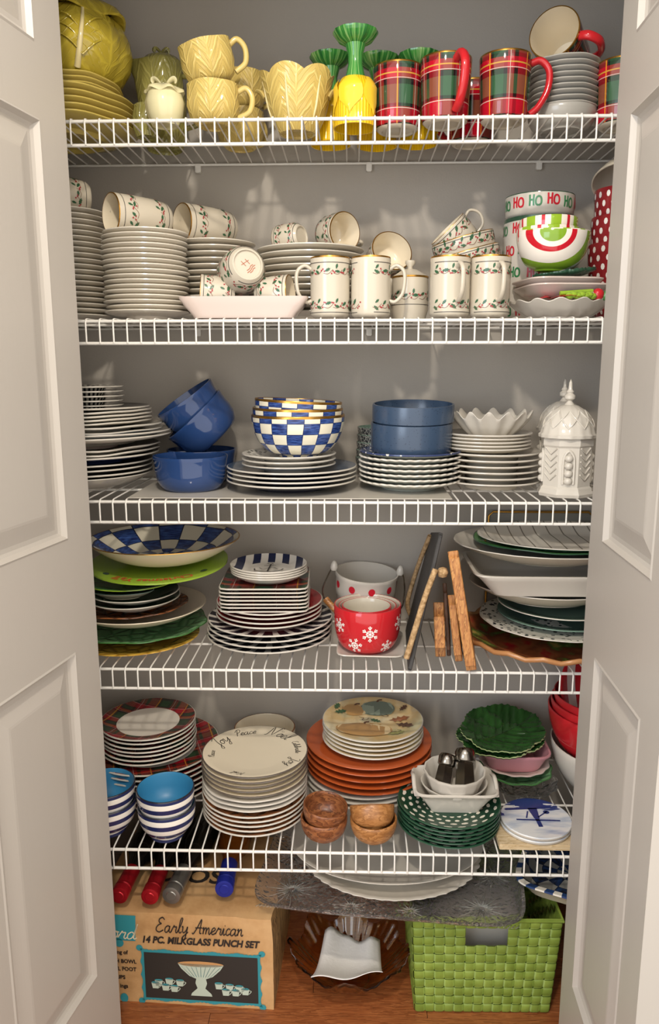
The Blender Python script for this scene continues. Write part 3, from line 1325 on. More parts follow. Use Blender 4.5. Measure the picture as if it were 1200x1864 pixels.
# covered jug behind, with spout and curled leaf knob
Y2 = .215
jx = XX(298, Y2, Z + .07)
jr = MM(42, Y2, Z + .07)
jh = ZY(104, Y2 - .02) - Z
jp = [(0, .004), (jr * .7, .004), (jr * .74, 0), (jr * .8, .004), (jr * .98, jh * .25), (jr, jh * .5), (jr * .88, jh * .8), (jr * .95, jh * .97), (jr * .9, jh), (jr * .8, jh * .9), (jr * .8, jh * .3), (0, .012)]


def jug_fn(R, H):
    def f(r, z, th, i):
        sp = max(0, cos(th - pi)) ** 10 * max(0, (z / H - .45)) * 1.15
        return (r * (1 + sp) * cos(th), r * (1 + .06 * cos(5 * th)) * sin(th), z + .012 * sp)
    return f


t = thing('covered_jug', 'tall olive yellow cabbage jug with spout behind small sugar bowl', 'jug', (jx, Y2, Z))
add('body', lathe('jug_body', jp, [M['cab_olive']], 64, jug_fn(jr, jh)), t)
lp = [(jr * .78, jh * .97), (jr * .86, jh), (jr * .7, jh + .008), (jr * .3, jh + .013), (0, jh + .014)]
lid = add('lid', lathe('jug_lid', lp, [M['cab_olive']], 48, scallop(jr, 5, .04)), t)


def curl(name, mat, par, x, y, z, s, a):
    pts = [(x + s * .9 * cos(a) * q, y + s * .9 * sin(a) * q, z + s * h) for q, h in ((0, 0), (.35, .6), (.95, 1.0), (1.25, .8), (1.2, .45))]
    add(name, tube(name, catmull(pts, 4), [s * (.2 + .3 * sin(pi * k / 16)) for k in range(17)], mat, 8, False, .45), par)


curl('leaf_knob', M['cab_olive'], lid, -.002, 0, jh + .012, .014, 0.3)
curl('leaf_knob', M['cab_olive'], lid, .002, 0, jh + .012, .014, pi + .4)
add('handle', tube('jug_handle', catmull([(jr * .9, 0, jh * .85), (jr * 1.6, 0, jh * .8), (jr * 1.6, 0, jh * .35), (jr * .98, 0, jh * .25)], 6), .005, M['cab_olive'], 8), t)

# small pale sugar bowl in front
Y3 = .055
sx = XX(300, Y3, Z + .03)
sr = MM(36, Y3, Z + .03)
shh = ZY(163, Y3) - Z
sp = [(0, .003), (sr * .6, .003), (sr * .62, 0), (sr * .66, 0), (sr * .9, shh * .3), (sr, shh * .65), (sr * .86, shh * .95), (sr * .8, shh), (sr * .7, shh * .9), (sr * .7, .02), (0, .01)]
t = thing('sugar_bowl', 'small pale yellow cabbage sugar bowl with two curled leaves on lid', 'bowl', (sx, Y3, Z))
add('body', lathe('sugar_body', sp, [M['cab_pale']], 64, leaf_fn(4, .06, .3)), t)
lid = add('lid', lathe('sugar_lid', [(sr * .7, shh * .97), (sr * .98, shh * .92), (sr * .95, shh * 1.0), (sr * .6, shh * 1.13), (0, shh * 1.18)], [M['cab_pale']], 64, ruffle(sr, 6, .07, .003, 3)), t)
curl('leaf_knob', M['cab_pale'], lid, .004, 0, shh * 1.12, .015, 0.25)
curl('leaf_knob', M['cab_pale'], lid, -.004, 0, shh * 1.12, .015, pi - .2)

# little creamer half hidden behind it
Y4 = .125
cx_ = XX(268, Y4, Z + .02)
cr = MM(26, Y4, Z + .02)
me = lathe('creamer', [(0, .003), (cr * .7, .003), (cr * .75, 0), (cr * .95, .015), (cr, .034), (cr * .85, .052), (cr * .9, .056), (cr * .8, .056), (cr * .75, .04), (cr * .7, .012), (0, .01)], [M['cab_olive']], 48, leaf_fn(4, .08))
tag(add('creamer', me, None, (cx_, Y4, Z)), 'short olive yellow cabbage creamer half hidden behind pale sugar bowl', 'creamer')

# cabbage cups
GC = 'yellow cabbage cups'
Yc = .065
cR = MM(48, Yc, Z + .03)
cH = ZY(148, Yc - .02) - Z
cp = [(0, .003), (cR * .5, .003), (cR * .52, 0), (cR * .58, 0), (cR * .86, cH * .16), (cR, cH * .5), (cR * .97, cH * .92), (cR * .98, cH), (cR * .92, cH), (cR * .92, cH * .5), (cR * .75, cH * .16), (0, .008)]
cup = thing('cabbage_cup', 'yellow cabbage cup standing on the shelf under another cup', 'cup', (XX(389, Yc, Z + .03), Yc, Z), (0, 0, 0), GC)
add('body', lathe('cup_body', cp, [M['cab_cream']], 64, leaf_fn(5, .05, .5)), cup)
hp = catmull([(cR * .9, 0, cH * .85), (cR * 1.25, 0, cH * .95), (cR * 1.48, 0, cH * .72), (cR * 1.38, 0, cH * .38), (cR * .95, 0, cH * .22)], 5)
add('handle', tube('cup_handle', hp, .0052, M['cab_smooth'], 8), cup)
c2 = dup(cup, (XX(388, Yc, Z + .09), Yc, Z + cH + .001), (radians(7), radians(-13), 0.15), 'yellow cabbage cup stacked on another cup, holding a pale lid', GC)
lm = lathe('loose_lid', [(cR * .6, 0), (cR * .72, .002), (cR * .55, .012), (cR * .2, .018), (0, .019)], [M['cab_pale']], 48, ruffle(cR * .72, 5, .06, .002, 3))
tag(add('loose_lid', lm, None, (XX(378, Yc, Z + .1) - .004, Yc - .006, Z + cH * 1.86), (radians(7), radians(-13), 0)), 'pale yellow lid lying inside the upper cabbage cup', 'lid')
Yd = .21
c3 = dup(cup, (XX(438, Yd, Z + .03), Yd, Z), (0, 0, .9), 'yellow cabbage cup standing behind the pair of stacked cups', GC)
c4 = dup(cup, (XX(440, Yd, Z + .09), Yd, Z + cH + .001), (radians(3), 0, .55), 'yellow cabbage cup stacked behind, its rim peeking over front handle', GC)

# big cabbage bowl
Yb = .115
bR = MM(66, Yb, Z + .09)
bH = ZY(118, Yb - .06) - Z
bp = [(0, .004), (bR * .42, .004), (bR * .44, 0), (bR * .5, 0), (bR * .62, bH * .1), (bR * .8, bH * .4), (bR * .9, bH * .7), (bR * 1.0, bH * .95), (bR * 1.02, bH), (bR * .97, bH), (bR * .86, bH * .7), (bR * .74, bH * .35), (bR * .5, bH * .1), (0, bH * .08)]


def bigbowl(r, z, th, i):
    w = max(0, z / bH) ** 2
    e = abs(sin(3 * (th + pi / 2 - .25))) ** .7 - .6
    k = 1 + .07 * w * e
    return (r * k * cos(th), r * k * sin(th), z + .013 * w * e)


bb = thing('cabbage_bowl', 'large buttery cabbage leaf bowl with wavy rim beside squash goblets', 'bowl', (XX(541, Yb, Z + .09), Yb, Z))
add('body', lathe('bowl_body', bp, [M['cab_cream']], 96, bigbowl), bb)
for aa in (-pi / 2 - .27, -pi / 2 + .77, -pi / 2 - 1.3, -pi / 2 + 1.8):
    pts = [(bR * q * cos(aa) * 1.0, bR * q * sin(aa) * 1.0, bH * h) for q, h in ((.61, .1), (.79, .4), (.895, .7), (.97, .88))]
    add('leaf_rib', tube('leaf_rib', catmull(pts, 5), [.0012 + .0016 * sin(pi * min(1, k_ / 12)) for k_ in range(16)], M['rib'], 6), bb)
for aa in (0.1, pi - .1):
    pts = [(bR * q * cos(aa), bR * q * sin(aa) - .01, bH * h) for q, h in ((.88, .62), (.98, .72), (1.1, .76), (1.18, .75))]
    add('leaf_tip', tube('leaf_tip', catmull(pts, 4), [.011, .0115, .012, .012, .0115, .011, .010, .009, .008, .007, .006, .004, .002], M['cab_smooth'], 8, False, .4), bb)

# squash goblets, upside down
GG = 'upside-down squash goblets'


def goblet():
    r = thing('goblet', '', 'goblet', (0, 0, 0), (0, 0, 0), GG)
    gp = [(.012, .106), (.026, .100), (.0345, .082), (.0375, .06), (.038, .036), (.0375, .02), (.0395, .004), (.0395, 0), (.037, 0), (.035, .02), (.0345, .06), (.02, .096), (0, .1)]

    def petal(r_, z, th, i):
        e = abs(sin(2.5 * th + .3))
        k = 1 + .035 * (e - .5) * (1 if .015 < z < .075 else .3)
        return (r_ * k * cos(th), r_ * k * sin(th), z)
    gp = [(q_[0], q_[1] * .83) for q_ in gp]
    add('cup', lathe('goblet_cup', gp, [M['squash']], 80, petal), r)
    pet = [(-.5, 0), (-.45, .35), (-.25, .72), (0, 1.0), (.25, .72), (.45, .35), (.5, 0)]
    for k in range(5):
        a0 = -pi / 2 - .25 + k * 2 * pi / 5
        V, Fc = [], []
        for j in range(9):
            tt = j / 8
            z = .098 - .078 * tt
            rr = .0392 if z < .07 else .0392 * sqrt(max(0, 1 - ((z - .06) / .052) ** 2)) + .003
            wv = .62 * sin(pi * (tt * .9 + .1)) ** .7 * (1 if tt < .6 else (1 - (tt - .6) / .4) ** .8)
            for q in (-1, -.4, .4, 1):
                b = a0 + q * wv
                rq = rr + .0012 * (1 - abs(q)) - (.0006 if abs(q) == 1 else 0)
                V.append((rq * cos(b), rq * sin(b), z))
        for j in range(8):
            for q in range(3):
                Fc.append((j * 4 + q, j * 4 + 4 + q, j * 4 + 5 + q, j * 4 + 1 + q))
        add('petal', mesh('petal', [(p_[0] * 1.02, p_[1] * 1.02, p_[2] * .83) for p_ in V], Fc, M['squash_pale']), r)
    sp_ = [(.019, .100), (.0165, .112), (.013, .13), (.0135, .15), (.0185, .17), (.016, .172)]
    sp_ = [(q_[0], q_[1] * .83) for q_ in sp_]
    add('stem', lathe('goblet_stem', sp_, [M['stem']], 32), r)
    fp = [(.012, .166), (.02, .170), (.032, .178), (.04, .190), (.0405, .194), (.037, .196), (.02, .186), (0, .184)]
    fp = [(q_[0], q_[1] * .83) for q_ in fp]
    add('foot', lathe('goblet_foot', fp, [M['stem']], 48, scallop(.04, 12, .02)), r)
    return r


g = goblet()
for k, (px, yy, lab) in enumerate(((647, .082, 'yellow squash goblet upside down with tall green stem, the front one'),
                                   (602, .190, 'upside-down green stemmed goblet behind the cabbage bowl'),
                                   (688, .200, 'upside-down green stemmed goblet behind the first tartan mug'),
                                   (762, .190, 'upside-down green stemmed goblet peeking over the middle tartan mugs'))):
    o = g if k == 0 else dup(g)
    o.location = (XX(px, yy, Z + .1), yy, Z)
    o.rotation_euler = (0, 0, .5 * k)
    o['label'] = lab

# tartan mugs
GM = 'tartan mugs with red handles'
mR = MM(46.5, .07, Z + .05)
mH = .110
tm = [M['plaid_mug'], M['gold'], M['cream'], M['warm_white']]
m1 = mug('mug', 'tartan mug standing beside the plate pile, red handle toward the plates', 'mug', mR, mH, tm, (XX(918, .066, Z + .05), .066, Z), -.1, GM, 'band', M['red'], hw=.017, hs=.80, taper=.10)
for px, yy, sp, lab in ((811, .072, -1.25, 'tartan mug with its red handle turned to the front'),
                        (724, .108, 2.2, 'tartan mug standing nearest to the squash goblets'),
                        (858, .200, 2.6, 'tartan mug in the back row between two front mugs'),
                        (1130, .10, 1.3, 'tartan mug half hidden behind the open door')):
    dup(m1, (XX(px, yy, Z + .05), yy, Z), (0, 0, sp), lab, GM)

# plates and mug lying on them
GP = 'white wavy bowls on the top shelf'
Yp = .125
pR = MM(62, Yp, Z + .06)
me = lathe('grey_plate', plate_prof(pR, .0118, .015, .0035, .6), [M['bowl_grey'], M['white'], M['bowl_grey']], 64, wobble(pR, .008, random.Random(9)))
px_ = XX(1024, Yp, Z + .06)
pb = bowl_prof(pR * .98, .036, pR * .62, .0035, 2.0)
zb = lathe('deep_bowl', pb, [M['shade_grey']], 48)
tag(add('deep_bowl', zb, None, (px_, Yp, Z)), 'grey white bowl at the bottom under the pile of wavy plates', 'bowl', GP)
n = 9
z0 = Z + .022
sg = (ZY(100, Yp - pR) - (z0 + .018)) / (n - 1)
me = lathe('wavy_plate', plate_prof(pR, sg, .015, .0035, .6), [M['shade_grey'], M['white'], M['bowl_grey']], 64, wobble(pR, .008, random.Random(9)))
z1, _ = stack(me, 'side_plate', 'plate', 'grey white wavy plate', 'in the pile beside the tartan mugs', 'wavy grey plates', px_, Yp, z0, n, sg, .0006, .3)
lm = dup(m1, None, None, 'tartan mug lying on its side on the wavy plates', GM)
ax = Vector((-.48, -.84, .14)).normalized()
lay(lm, ax, Vector((XX(1046, .16, z1 + .05), .195, z1 + mR * .99 - .006)), 0, (.9, -.3, -.25))

# ================================================================== second shelf: holly china and christmas bowls
Z = ZS[1]
HM = [M['leaf_print'], M['berry_print'], M['vine_print'], M['line_print']]


def line_item(u0, u1, v, w, n=40):
    return ([(u0 + (u1 - u0) * k / n, v + d) for k in range(n + 1) for d in (-w / 2, w / 2)], [(2 * k, 2 * k + 2, 2 * k + 3, 2 * k + 1) for k in range(n)], 3)


def holly_print(name, prof, bands, size, seed, frac=.9, lines=()):
    rng_ = random.Random(seed)
    R = max(p[0] for p in prof)
    U = pi * R * frac
    it = []
    for v in bands:
        it += holly_items(-U, U, v, size, rng_)
    for v in lines:
        it.append(line_item(-U, U, v, .0012))
    return decal(name, it, map_prof([(p[0], p[1]) for p in prof], .0005), HM)


# pale plate piles at the back
sR = MM(76, .1, Z + .1)
GA = 'pale saucers in tall piles'


def rows(ytop, Yf, n, h=.014, t=.0034):
    return (ZY(ytop, Yf) - (Z + h + t)) / (n - 1)


n = 20
Ya = .20
ra = MM(75, Ya, Z + .1)
s = rows(368, Ya - ra, n)
pm = lambda R, s, h=.014: lathe('pale_plate', plate_prof(R, s, h, .0032, .6), [M['bowl_grey'], M['white'], M['bowl_grey']], 56)
za, _ = stack(pm(ra, s), 'bread_plate', 'plate', 'pale grey bread plate', 'in the pile next to the open door', 'pale bread plates by the door', XX(124, Ya, Z + .1), Ya, Z, n, s)
n = 17
Yb2 = .095
rb = MM(77, Yb2, Z + .1)
s = rows(408, Yb2 - rb, n)
zb, _ = stack(pm(rb, s), 'saucer', 'saucer', 'pale grey saucer', 'in the front pile under the sideways mug', GA, XX(266, Yb2, Z + .1), Yb2, Z, n, s, .0025)
n = 13
Yc2 = .222
rc = MM(76, Yc2, Z + .1)
s = rows(430, Yc2 - rc, n)
zc, _ = stack(pm(rc, s), 'luncheon_plate', 'plate', 'pale grey plate', 'in the pile behind the cups on tray', 'pale plates behind the tray', XX(391, Yc2, Z + .1), Yc2, Z, n, s)
n = 11
Ye = .196
re_ = MM(97, Ye, Z + .1)
s = rows(440, Ye - re_, n, .016)
ze, _ = stack(pm(re_, s, .016), 'dinner_plate', 'plate', 'pale wide dinner plate', 'in the pile behind the front mugs', 'pale wide dinner plates', XX(565, Ye, Z + .1), Ye, Z, n, s)

# holly mugs
GH = 'holly mugs with gold rims'
hR = MM(36, .042, Z + .05)
hH = ZY(469, .042) - Z
hprof = [(hR, .0), (hR, .009), (hR, hH)]
hpr = holly_print('holly_print', hprof, (hH * .2, hH * .75), .0125, 4, .86, (hH * .085, hH * .89))
hm = [M['warm_white'], M['gold'], M['warm_white'], M['warm_white']]
h1 = mug('mug', 'holly mug at the front, first of four, handle toward the tray', 'mug', hR, hH, hm, (XX(601, .045, Z + .05), .045, Z), pi + .25, GH, 'ear', M['warm_white'], hpr, hw=.0095, hs=.62)
h1.children[-1].rotation_euler = (0, 0, pi - .1)
h1.children[-1].name = 'holly_print'
for px, yy, sp, lab in ((675, .045, -.2, 'holly mug at the front, handle toward the lidded sugar pot'),
                        (819, .045, -1.32, 'holly mug at the front with handle facing out, beside the sugar pot'),
                        (892, .045, -1.35, 'holly mug at the front with handle facing out, next to green striped bowl')):
    dup(h1, (XX(px, yy, Z + .05), yy, Z), (0, 0, sp), lab, GH)

# holly cups lying on the piles
GL_ = 'holly cups lying on their sides'
cuR = .036
cuH = .058
cprof = [(cuR * .62, .0), (cuR * .78, .008), (cuR * .95, .022), (cuR, .04), (cuR, cuH)]


def holly_cup(label, R=.04, H=.075, size=.0125, bands=(.24, .72), lines=(.1, .9), taper=.0):
    r = thing('tea_cup', label, 'cup', (0, 0, 0), (0, 0, 0), GL_)
    p = [(0, .004, 3), (R * .62, .004, 3), (R * .64, 0, 3), (R * .7, 0, 3), (R * .86, .008, 0), (R * .97, H * .3, 0), (R, H * .6, 0), (R * 1.01, H * .985, 0), (R * 1.0, H, 1), (R * .955, H, 1), (R * .94, H * .9, 2), (R * .92, H * .3, 2), (R * .7, .01, 2), (0, .008, 2)]
    add('body', lathe('tea_cup_body', p, [M['warm_white'], M['gold'], M['cream'], M['warm_white']], 48), r)
    pts = catmull([(R * .96, 0, H * .85), (R * 1.35, 0, H * .9), (R * 1.6, 0, H * .62), (R * 1.4, 0, H * .3), (R * .93, 0, H * .22)], 5)
    add('handle', tube('tea_cup_handle', pts, .0036, M['warm_white'], 8, False, .8), r)
    pr = holly_print('holly_print', [(q[0], q[1]) for q in p[3:9]], [H * b for b in bands], size, 11, .93, [H * b for b in lines])
    add('holly_print', pr, r)
    return r


bigR, bigH = MM(36, .095, zb + .03), MM(122, .095, zb + .03)
lc = holly_cup('holly mug lying on the front saucer pile, opening toward the door', bigR, bigH * .92, .0135)
lay(lc, (-.74, -.67, .0), Vector((XX(306, .15, zb + .03), .140, zb + bigR * 1.02)), 0, (.45, .85, .1))
lc2 = dup(lc, None, None, 'holly mug lying on the plates behind the tray', GL_)
lay(lc2, (-.74, -.67, .0), Vector((XX(420, .24, zc + .03), .245, zc + bigR * 1.02)), 0, (.45, .85, .1))
lc3 = dup(lc, None, None, 'holly mug lying on the bread plates by the open door', GL_)
lay(lc3, (-.84, -.54, 0), Vector((XX(155, .2, za + .03), .22, za + bigR * 1.02)), 0, (.45, .85, .1))
smR, smH = .0345, .062
sc = holly_cup('holly tea cup lying on dinner plates with its opening showing', smR * 1.10, .066, .0125)
lay(sc, (.62, -.78, .0), Vector((XX(592, .2, ze + .03), .22, ze + smR * 1.12)), 0, (.8, .5, -.3))
sc2 = dup(sc, None, None, 'holly tea cup lying on dinner plates with its white base showing', GL_)
lay(sc2, (-.85, .5, -.1), Vector((XX(551, .17, ze + .03), .15, ze + smR * .78)), 0, (.4, .8, .25))
sc2.scale = (.8, .8, .8)

# rectangular tray with three cups
tx0, tx1 = XX(331, .045, Z + .03), XX(562, .045, Z + .03)
tw = (tx1 - tx0) / 2
td = .042
tzh = ZY(541, .004) - Z
tp = [(0, .002), (.72, .002), (.74, 0), (.78, 0), (.82, .008), (.92, tzh * .6), (1.0, tzh), (1.0, tzh + .003), (.97, tzh + .003), (.88, tzh * .6), (.76, .012), (.7, .007), (0, .007)]
tt = lathe('tray', tp, [M['pink_white']], 96, sq(9, tw, td), 40)
tc = Vector(((tx0 + tx1) / 2, .047, Z))
tag(add('serving_tray', tt, None, tc), 'rectangular white serving tray holding three holly cups', 'tray')
tcup = holly_cup('holly tea cup lying in the tray, opening toward the saucers', .034, .064, .0125)
lay(tcup, (-.97, -.2, .08), Vector((XX(436, .05, Z + .03) - .01, .052, Z + .007 + .0345)), 2.3)
t2 = dup(tcup, None, None, 'holly tea cup lying in the tray, opening toward the mugs', GL_)
lay(t2, (.97, -.2, .06), Vector((XX(470, .05, Z + .03), .052, Z + .007 + .0345)), 1.0)
t3 = dup(tcup, None, None, 'holly tea cup on top of two others, base with red mark showing', GL_)
lay(t3, (-.42, .88, -.2), Vector((XX(452, .012, Z + .09), .006, Z + .094)), 0, (.7, .2, -.7))
t3.scale = (1.2, 1.2, 1.0)
mk_ = []
for st in ([(-.004, -.002), (-.004, .008)], [(.003, .0), (.003, .010)], [(-.007, .003), (.007, .006)]):
    mk_.append(ribbon_uv(st, .0009, 2) + (0,))
for k, w in ((0, .007), (1, .009), (2, .006)):
    mk_.append(ribbon_uv([(-w, -.006 - .0028 * k), (-w * .4, -.005 - .0028 * k), (w * .2, -.0064 - .0028 * k), (w, -.0055 - .0028 * k)], .0011, 3) + (0,))
q = add('maker_mark', decal('maker_mark', mk_, lambda u, v: (-v, u, .0034), [M['rust_print']]), t3)
q.rotation_euler = (0, 0, 0)
t3.children[0].data = t3.children[0].data.copy()

# tipped cup, lidded sugar pot
tip = holly_cup('holly tea cup tipped toward the camera above the sugar pot', .0425, .062, .013)
GB = None
Yt = .165
bz = lathe('bowl_under', bowl_prof(.045, .055, .028, .004, 2.1), [M['warm_white']], 48)
sb_ = []
for k in range(2):
    o = add('fruit_bowl', bz, None, (XX(704, .2, Z + .05), .215, Z + k * .030))
    tag(o, ('upper' if k else 'lower') + ' small white bowl hidden behind the mugs under the tipped cup', 'bowl', 'small white bowls')
lay(tip, (.30, -.86, .38), Vector((XX(698, .2, Z + .12) - .002, .235, Z + .117)), 0, (.1, .6, -.8))

sp_R = MM(34, .11, Z + .05)
sg_ = thing('sugar_pot', 'lidded holly sugar pot standing behind the gap between mugs', 'pot', (XX(746, .125, Z + .05), .125, Z))
spH = ZY(505, .1) - Z
pp = [(0, .004), (sp_R * .7, .004), (sp_R * .72, 0), (sp_R * .86, 0), (sp_R * .9, .008), (sp_R, .02), (sp_R, spH * .8), (sp_R * .97, spH), (sp_R * .85, spH), (sp_R * .9, spH * .8), (sp_R * .9, .02), (0, .01)]
add('body', lathe('pot_body', pp, [M['warm_white']], 48), sg_)
add('holly_print', holly_print('holly_print', [(q_[0], q_[1]) for q_ in pp[3:8]], (spH * .55,), .0135, 21, .95, (spH * .36,)), sg_)
ld = add('lid', lathe('pot_lid', [(sp_R * .8, spH - .004, 0), (sp_R * 1.0, spH, 1), (sp_R * 1.0, spH + .003, 1), (sp_R * .8, spH + .007, 0), (sp_R * .4, spH + .016, 0), (0, spH + .018, 0)], [M['warm_white'], M['gold']], 48), sg_)
add('knob', lathe('pot_knob', [(.006, 0), (.005, .007), (.010, .013), (.0095, .018), (0, .02)], [M['warm_white']], 24), ld, (0, 0, spH + .015))

# nested tipped bowls and cup behind the mugs
GT = 'tipped holly bowls behind the mugs'
Yn = .2
nb = thing('cereal_bowl', 'lower of two tipped holly bowls behind the front mugs', 'bowl', (0, 0, 0), (0, 0, 0), GT)
nR, nH = MM(60, Yn, Z + .1), .062
npf = bowl_prof(nR, nH, nR * .5, .004, 2.6, (0, 1, 2))
add('body', lathe('cereal_bowl_body', npf, [M['warm_white'], M['gold'], M['cream']], 56), nb)
add('holly_print', holly_print('holly_print', [(q_[0], q_[1]) for q_ in npf[3:14]], (nH * .78,), .0145, 31, .97, (nH * .5, nH * .95)), nb)
bx = XX(842, Yn, Z + .09)
st_ = lathe('support_bowl', bowl_prof(.05, .085, .03, .004, 2.1), [M['warm_white']], 48)
tag(add('rice_bowl', st_, None, (bx + .004, .215, Z)), 'small white bowl hidden under the tipped holly bowls', 'bowl', None)
lay(nb, (-.26, -.05, .96), Vector((bx + .020, Yn, Z + .078)), .3)
nb2 = dup(nb, None, None, 'upper of two tipped holly bowls behind the front mugs', GT)
nb2.scale = (.93, .93, 1)
lay(nb2, (-.26, -.05, .96), Vector((bx + .013, Yn, Z + .105)), 1.1)
nc = holly_cup('holly tea cup tipped inside the upper tipped bowl, handle raised', .042, .062, .013)
lay(nc, (-.70, -.1, .71), Vector((bx + .008, Yn - .005, Z + .139)), 0, (.5, 0, .8))

# christmas word bowls
GW = 'white bowls lettered in red and green'
Yw = .215
wR = MM(61, Yw, Z + .15)
hzt = ZY(350, Yw - wR) - Z
wz2 = ZY(392, Yw - wR) - Z
xw = XX(979, Yw, Z + .15)


def ho_bowl(name, label, R, H, rowsv, n, seed, loc):
    r = thing(name, label, 'bowl', loc, (0, 0, 0), GW)
    p = [(0, .004, 0), (R * .8, .004, 0), (R * .82, 0, 0), (R * .88, 0, 0), (R * .97, .006, 0), (R, .02, 0), (R, H * .96, 0), (R * .995, H, 1), (R - .004, H, 1), (R - .005, H * .9, 0), (R - .006, .02, 0), (R * .8, .008, 0), (0, .007, 0)]
    add('body', lathe('word_bowl_body', p, [M['white'], M['dark_green']], 56), r)
    rg = random.Random(seed)
    it = []
    for ri, (v, h) in enumerate(rowsv):
        for k in range(n):
            u = (k + .5 * ri - n / 2 + rg.uniform(-.06, .06)) * 2 * pi * R / n
            c = (k + ri) % 2
            dv = rg.uniform(-.003, .003)
            for ch, du, hh in (('H', 0, 1), ('O', .62, .82)):
                for s_ in GL[ch][1]:
                    it.append(ribbon_uv([(u + (du + p_ * .85) * h, v + dv + q_ * h * hh) for p_, q_ in s_], h * .175, 5) + (c,))
    add('lettering', decal('lettering', it, map_prof([(q_[0], q_[1]) for q_ in p[3:8]], .0006), [M['red_print'], M['green_print']]), r)
    return r


ho_bowl('canister_bowl', 'tall white bowl lettered HO in rows, under the other lettered bowl', wR * 1.04, wz2, [(wz2 - .032, .020), (wz2 - .075, .020), (wz2 - .115, .020), (.01, .020)], 12, 5, (xw + .002, Yw, Z))
ho_bowl('word_bowl', 'white bowl lettered HO HO HO on top of the tall one', wR, hzt - wz2, [(.016, .0205)], 12, 8, (xw, Yw, Z + wz2 + .0005))

# christmas plates and striped bowls in front
Yx = .10
xc = XX(1018, Yx, Z + .03)
GX = 'white scalloped christmas dishes'
dh = MM(88, Yx, Z + .02)
zz = Z
cp_ = coupe_prof(dh, .030, dh * .55, .004, 1.5)
d0 = thing('candy_dish', 'white scalloped dish with red leaf and green candy rim, bottom one', 'dish', (xc, Yx, zz))
add('body', lathe('candy_dish_body', cp_, [M['white']], 96, ruffle(dh, 14, .03, .003, 3)), d0)
rg = random.Random(12)
for k in range(7):
    a_ = -pi / 2 - .05 + k * .085
    add('green_candy', lathe('green_candy', [(0, 0), (.006, .002), (.0085, .006), (.006, .011), (0, .013)], [M['lime']], 16), d0, (dh * .93 * cos(a_), dh * .93 * sin(a_), .030 + .002 * (k % 2)))
for k, (a_, l_) in enumerate(((-pi / 2 - .85, .05), (-pi / 2 - .55, .06), (-pi / 2 - .32, .045))):
    v2 = [(0, 0, 0), (.3, .16, .004), (.6, .14, .006), (1, 0, .002), (.6, -.14, .006), (.3, -.16, .004), (.5, 0, .010)]
    me = mesh('red_leaf', [(p_ * l_, q_ * l_ * 1.3, z_) for p_, q_, z_ in v2], [(0, 6, 1), (1, 6, 2), (2, 6, 3), (3, 6, 4), (4, 6, 5), (5, 6, 0)], M['red'])
    add('red_leaf', me, d0, (dh * .9 * cos(a_), dh * .9 * sin(a_), .031), (0, 0, .2 - .3 * k))
a_ = -pi / 2 + .62
for dx, zz_, mm, s_ in ((-.012, .038, 'white', .010), (.003, .040, 'red', .0115), (.017, .038, 'green', .009)):
    add('round_ornament', lathe('round_ornament', [(0, -s_)] + [(s_ * sin(pi * j / 8), -s_ * cos(pi * j / 8)) for j in range(1, 8)] + [(0, s_)], [M[mm]], 20), d0, (dh * .88 * cos(a_) + dx, dh * .88 * sin(a_) - .004, zz_))
add('candy_stick', tube('candy_stick', [(-.02, -dh * .84, .042), (.04, -dh * .80, .046)], .004, M['lime'], 8), d0)
z2 = Z + .034
sqr = MM(86, Yx, Z + .06)
sp2 = plate_prof(sqr * .86, .008, .024, .004, .62)
o = add('square_plate', lathe('square_plate', sp2, [M['pink_white'], M['white'], M['white']], 64, sq(5)), None, (xc + .004, Yx + .01, Z + .034), (0, 0, .12))
tag(o, 'white square plate resting on the candy dish, the lower one', 'plate', 'white square plates')
o = add('square_plate', lathe('square_plate', plate_prof(sqr * .80, .008, .024, .004, .62), [M['pink_white'], M['white'], M['white']], 64, sq(5)), None, (xc - .004, Yx + .012, Z + .046), (0, 0, .16))
tag(o, 'white square plate directly under the green leaf dish, the upper one', 'plate', 'white square plates')


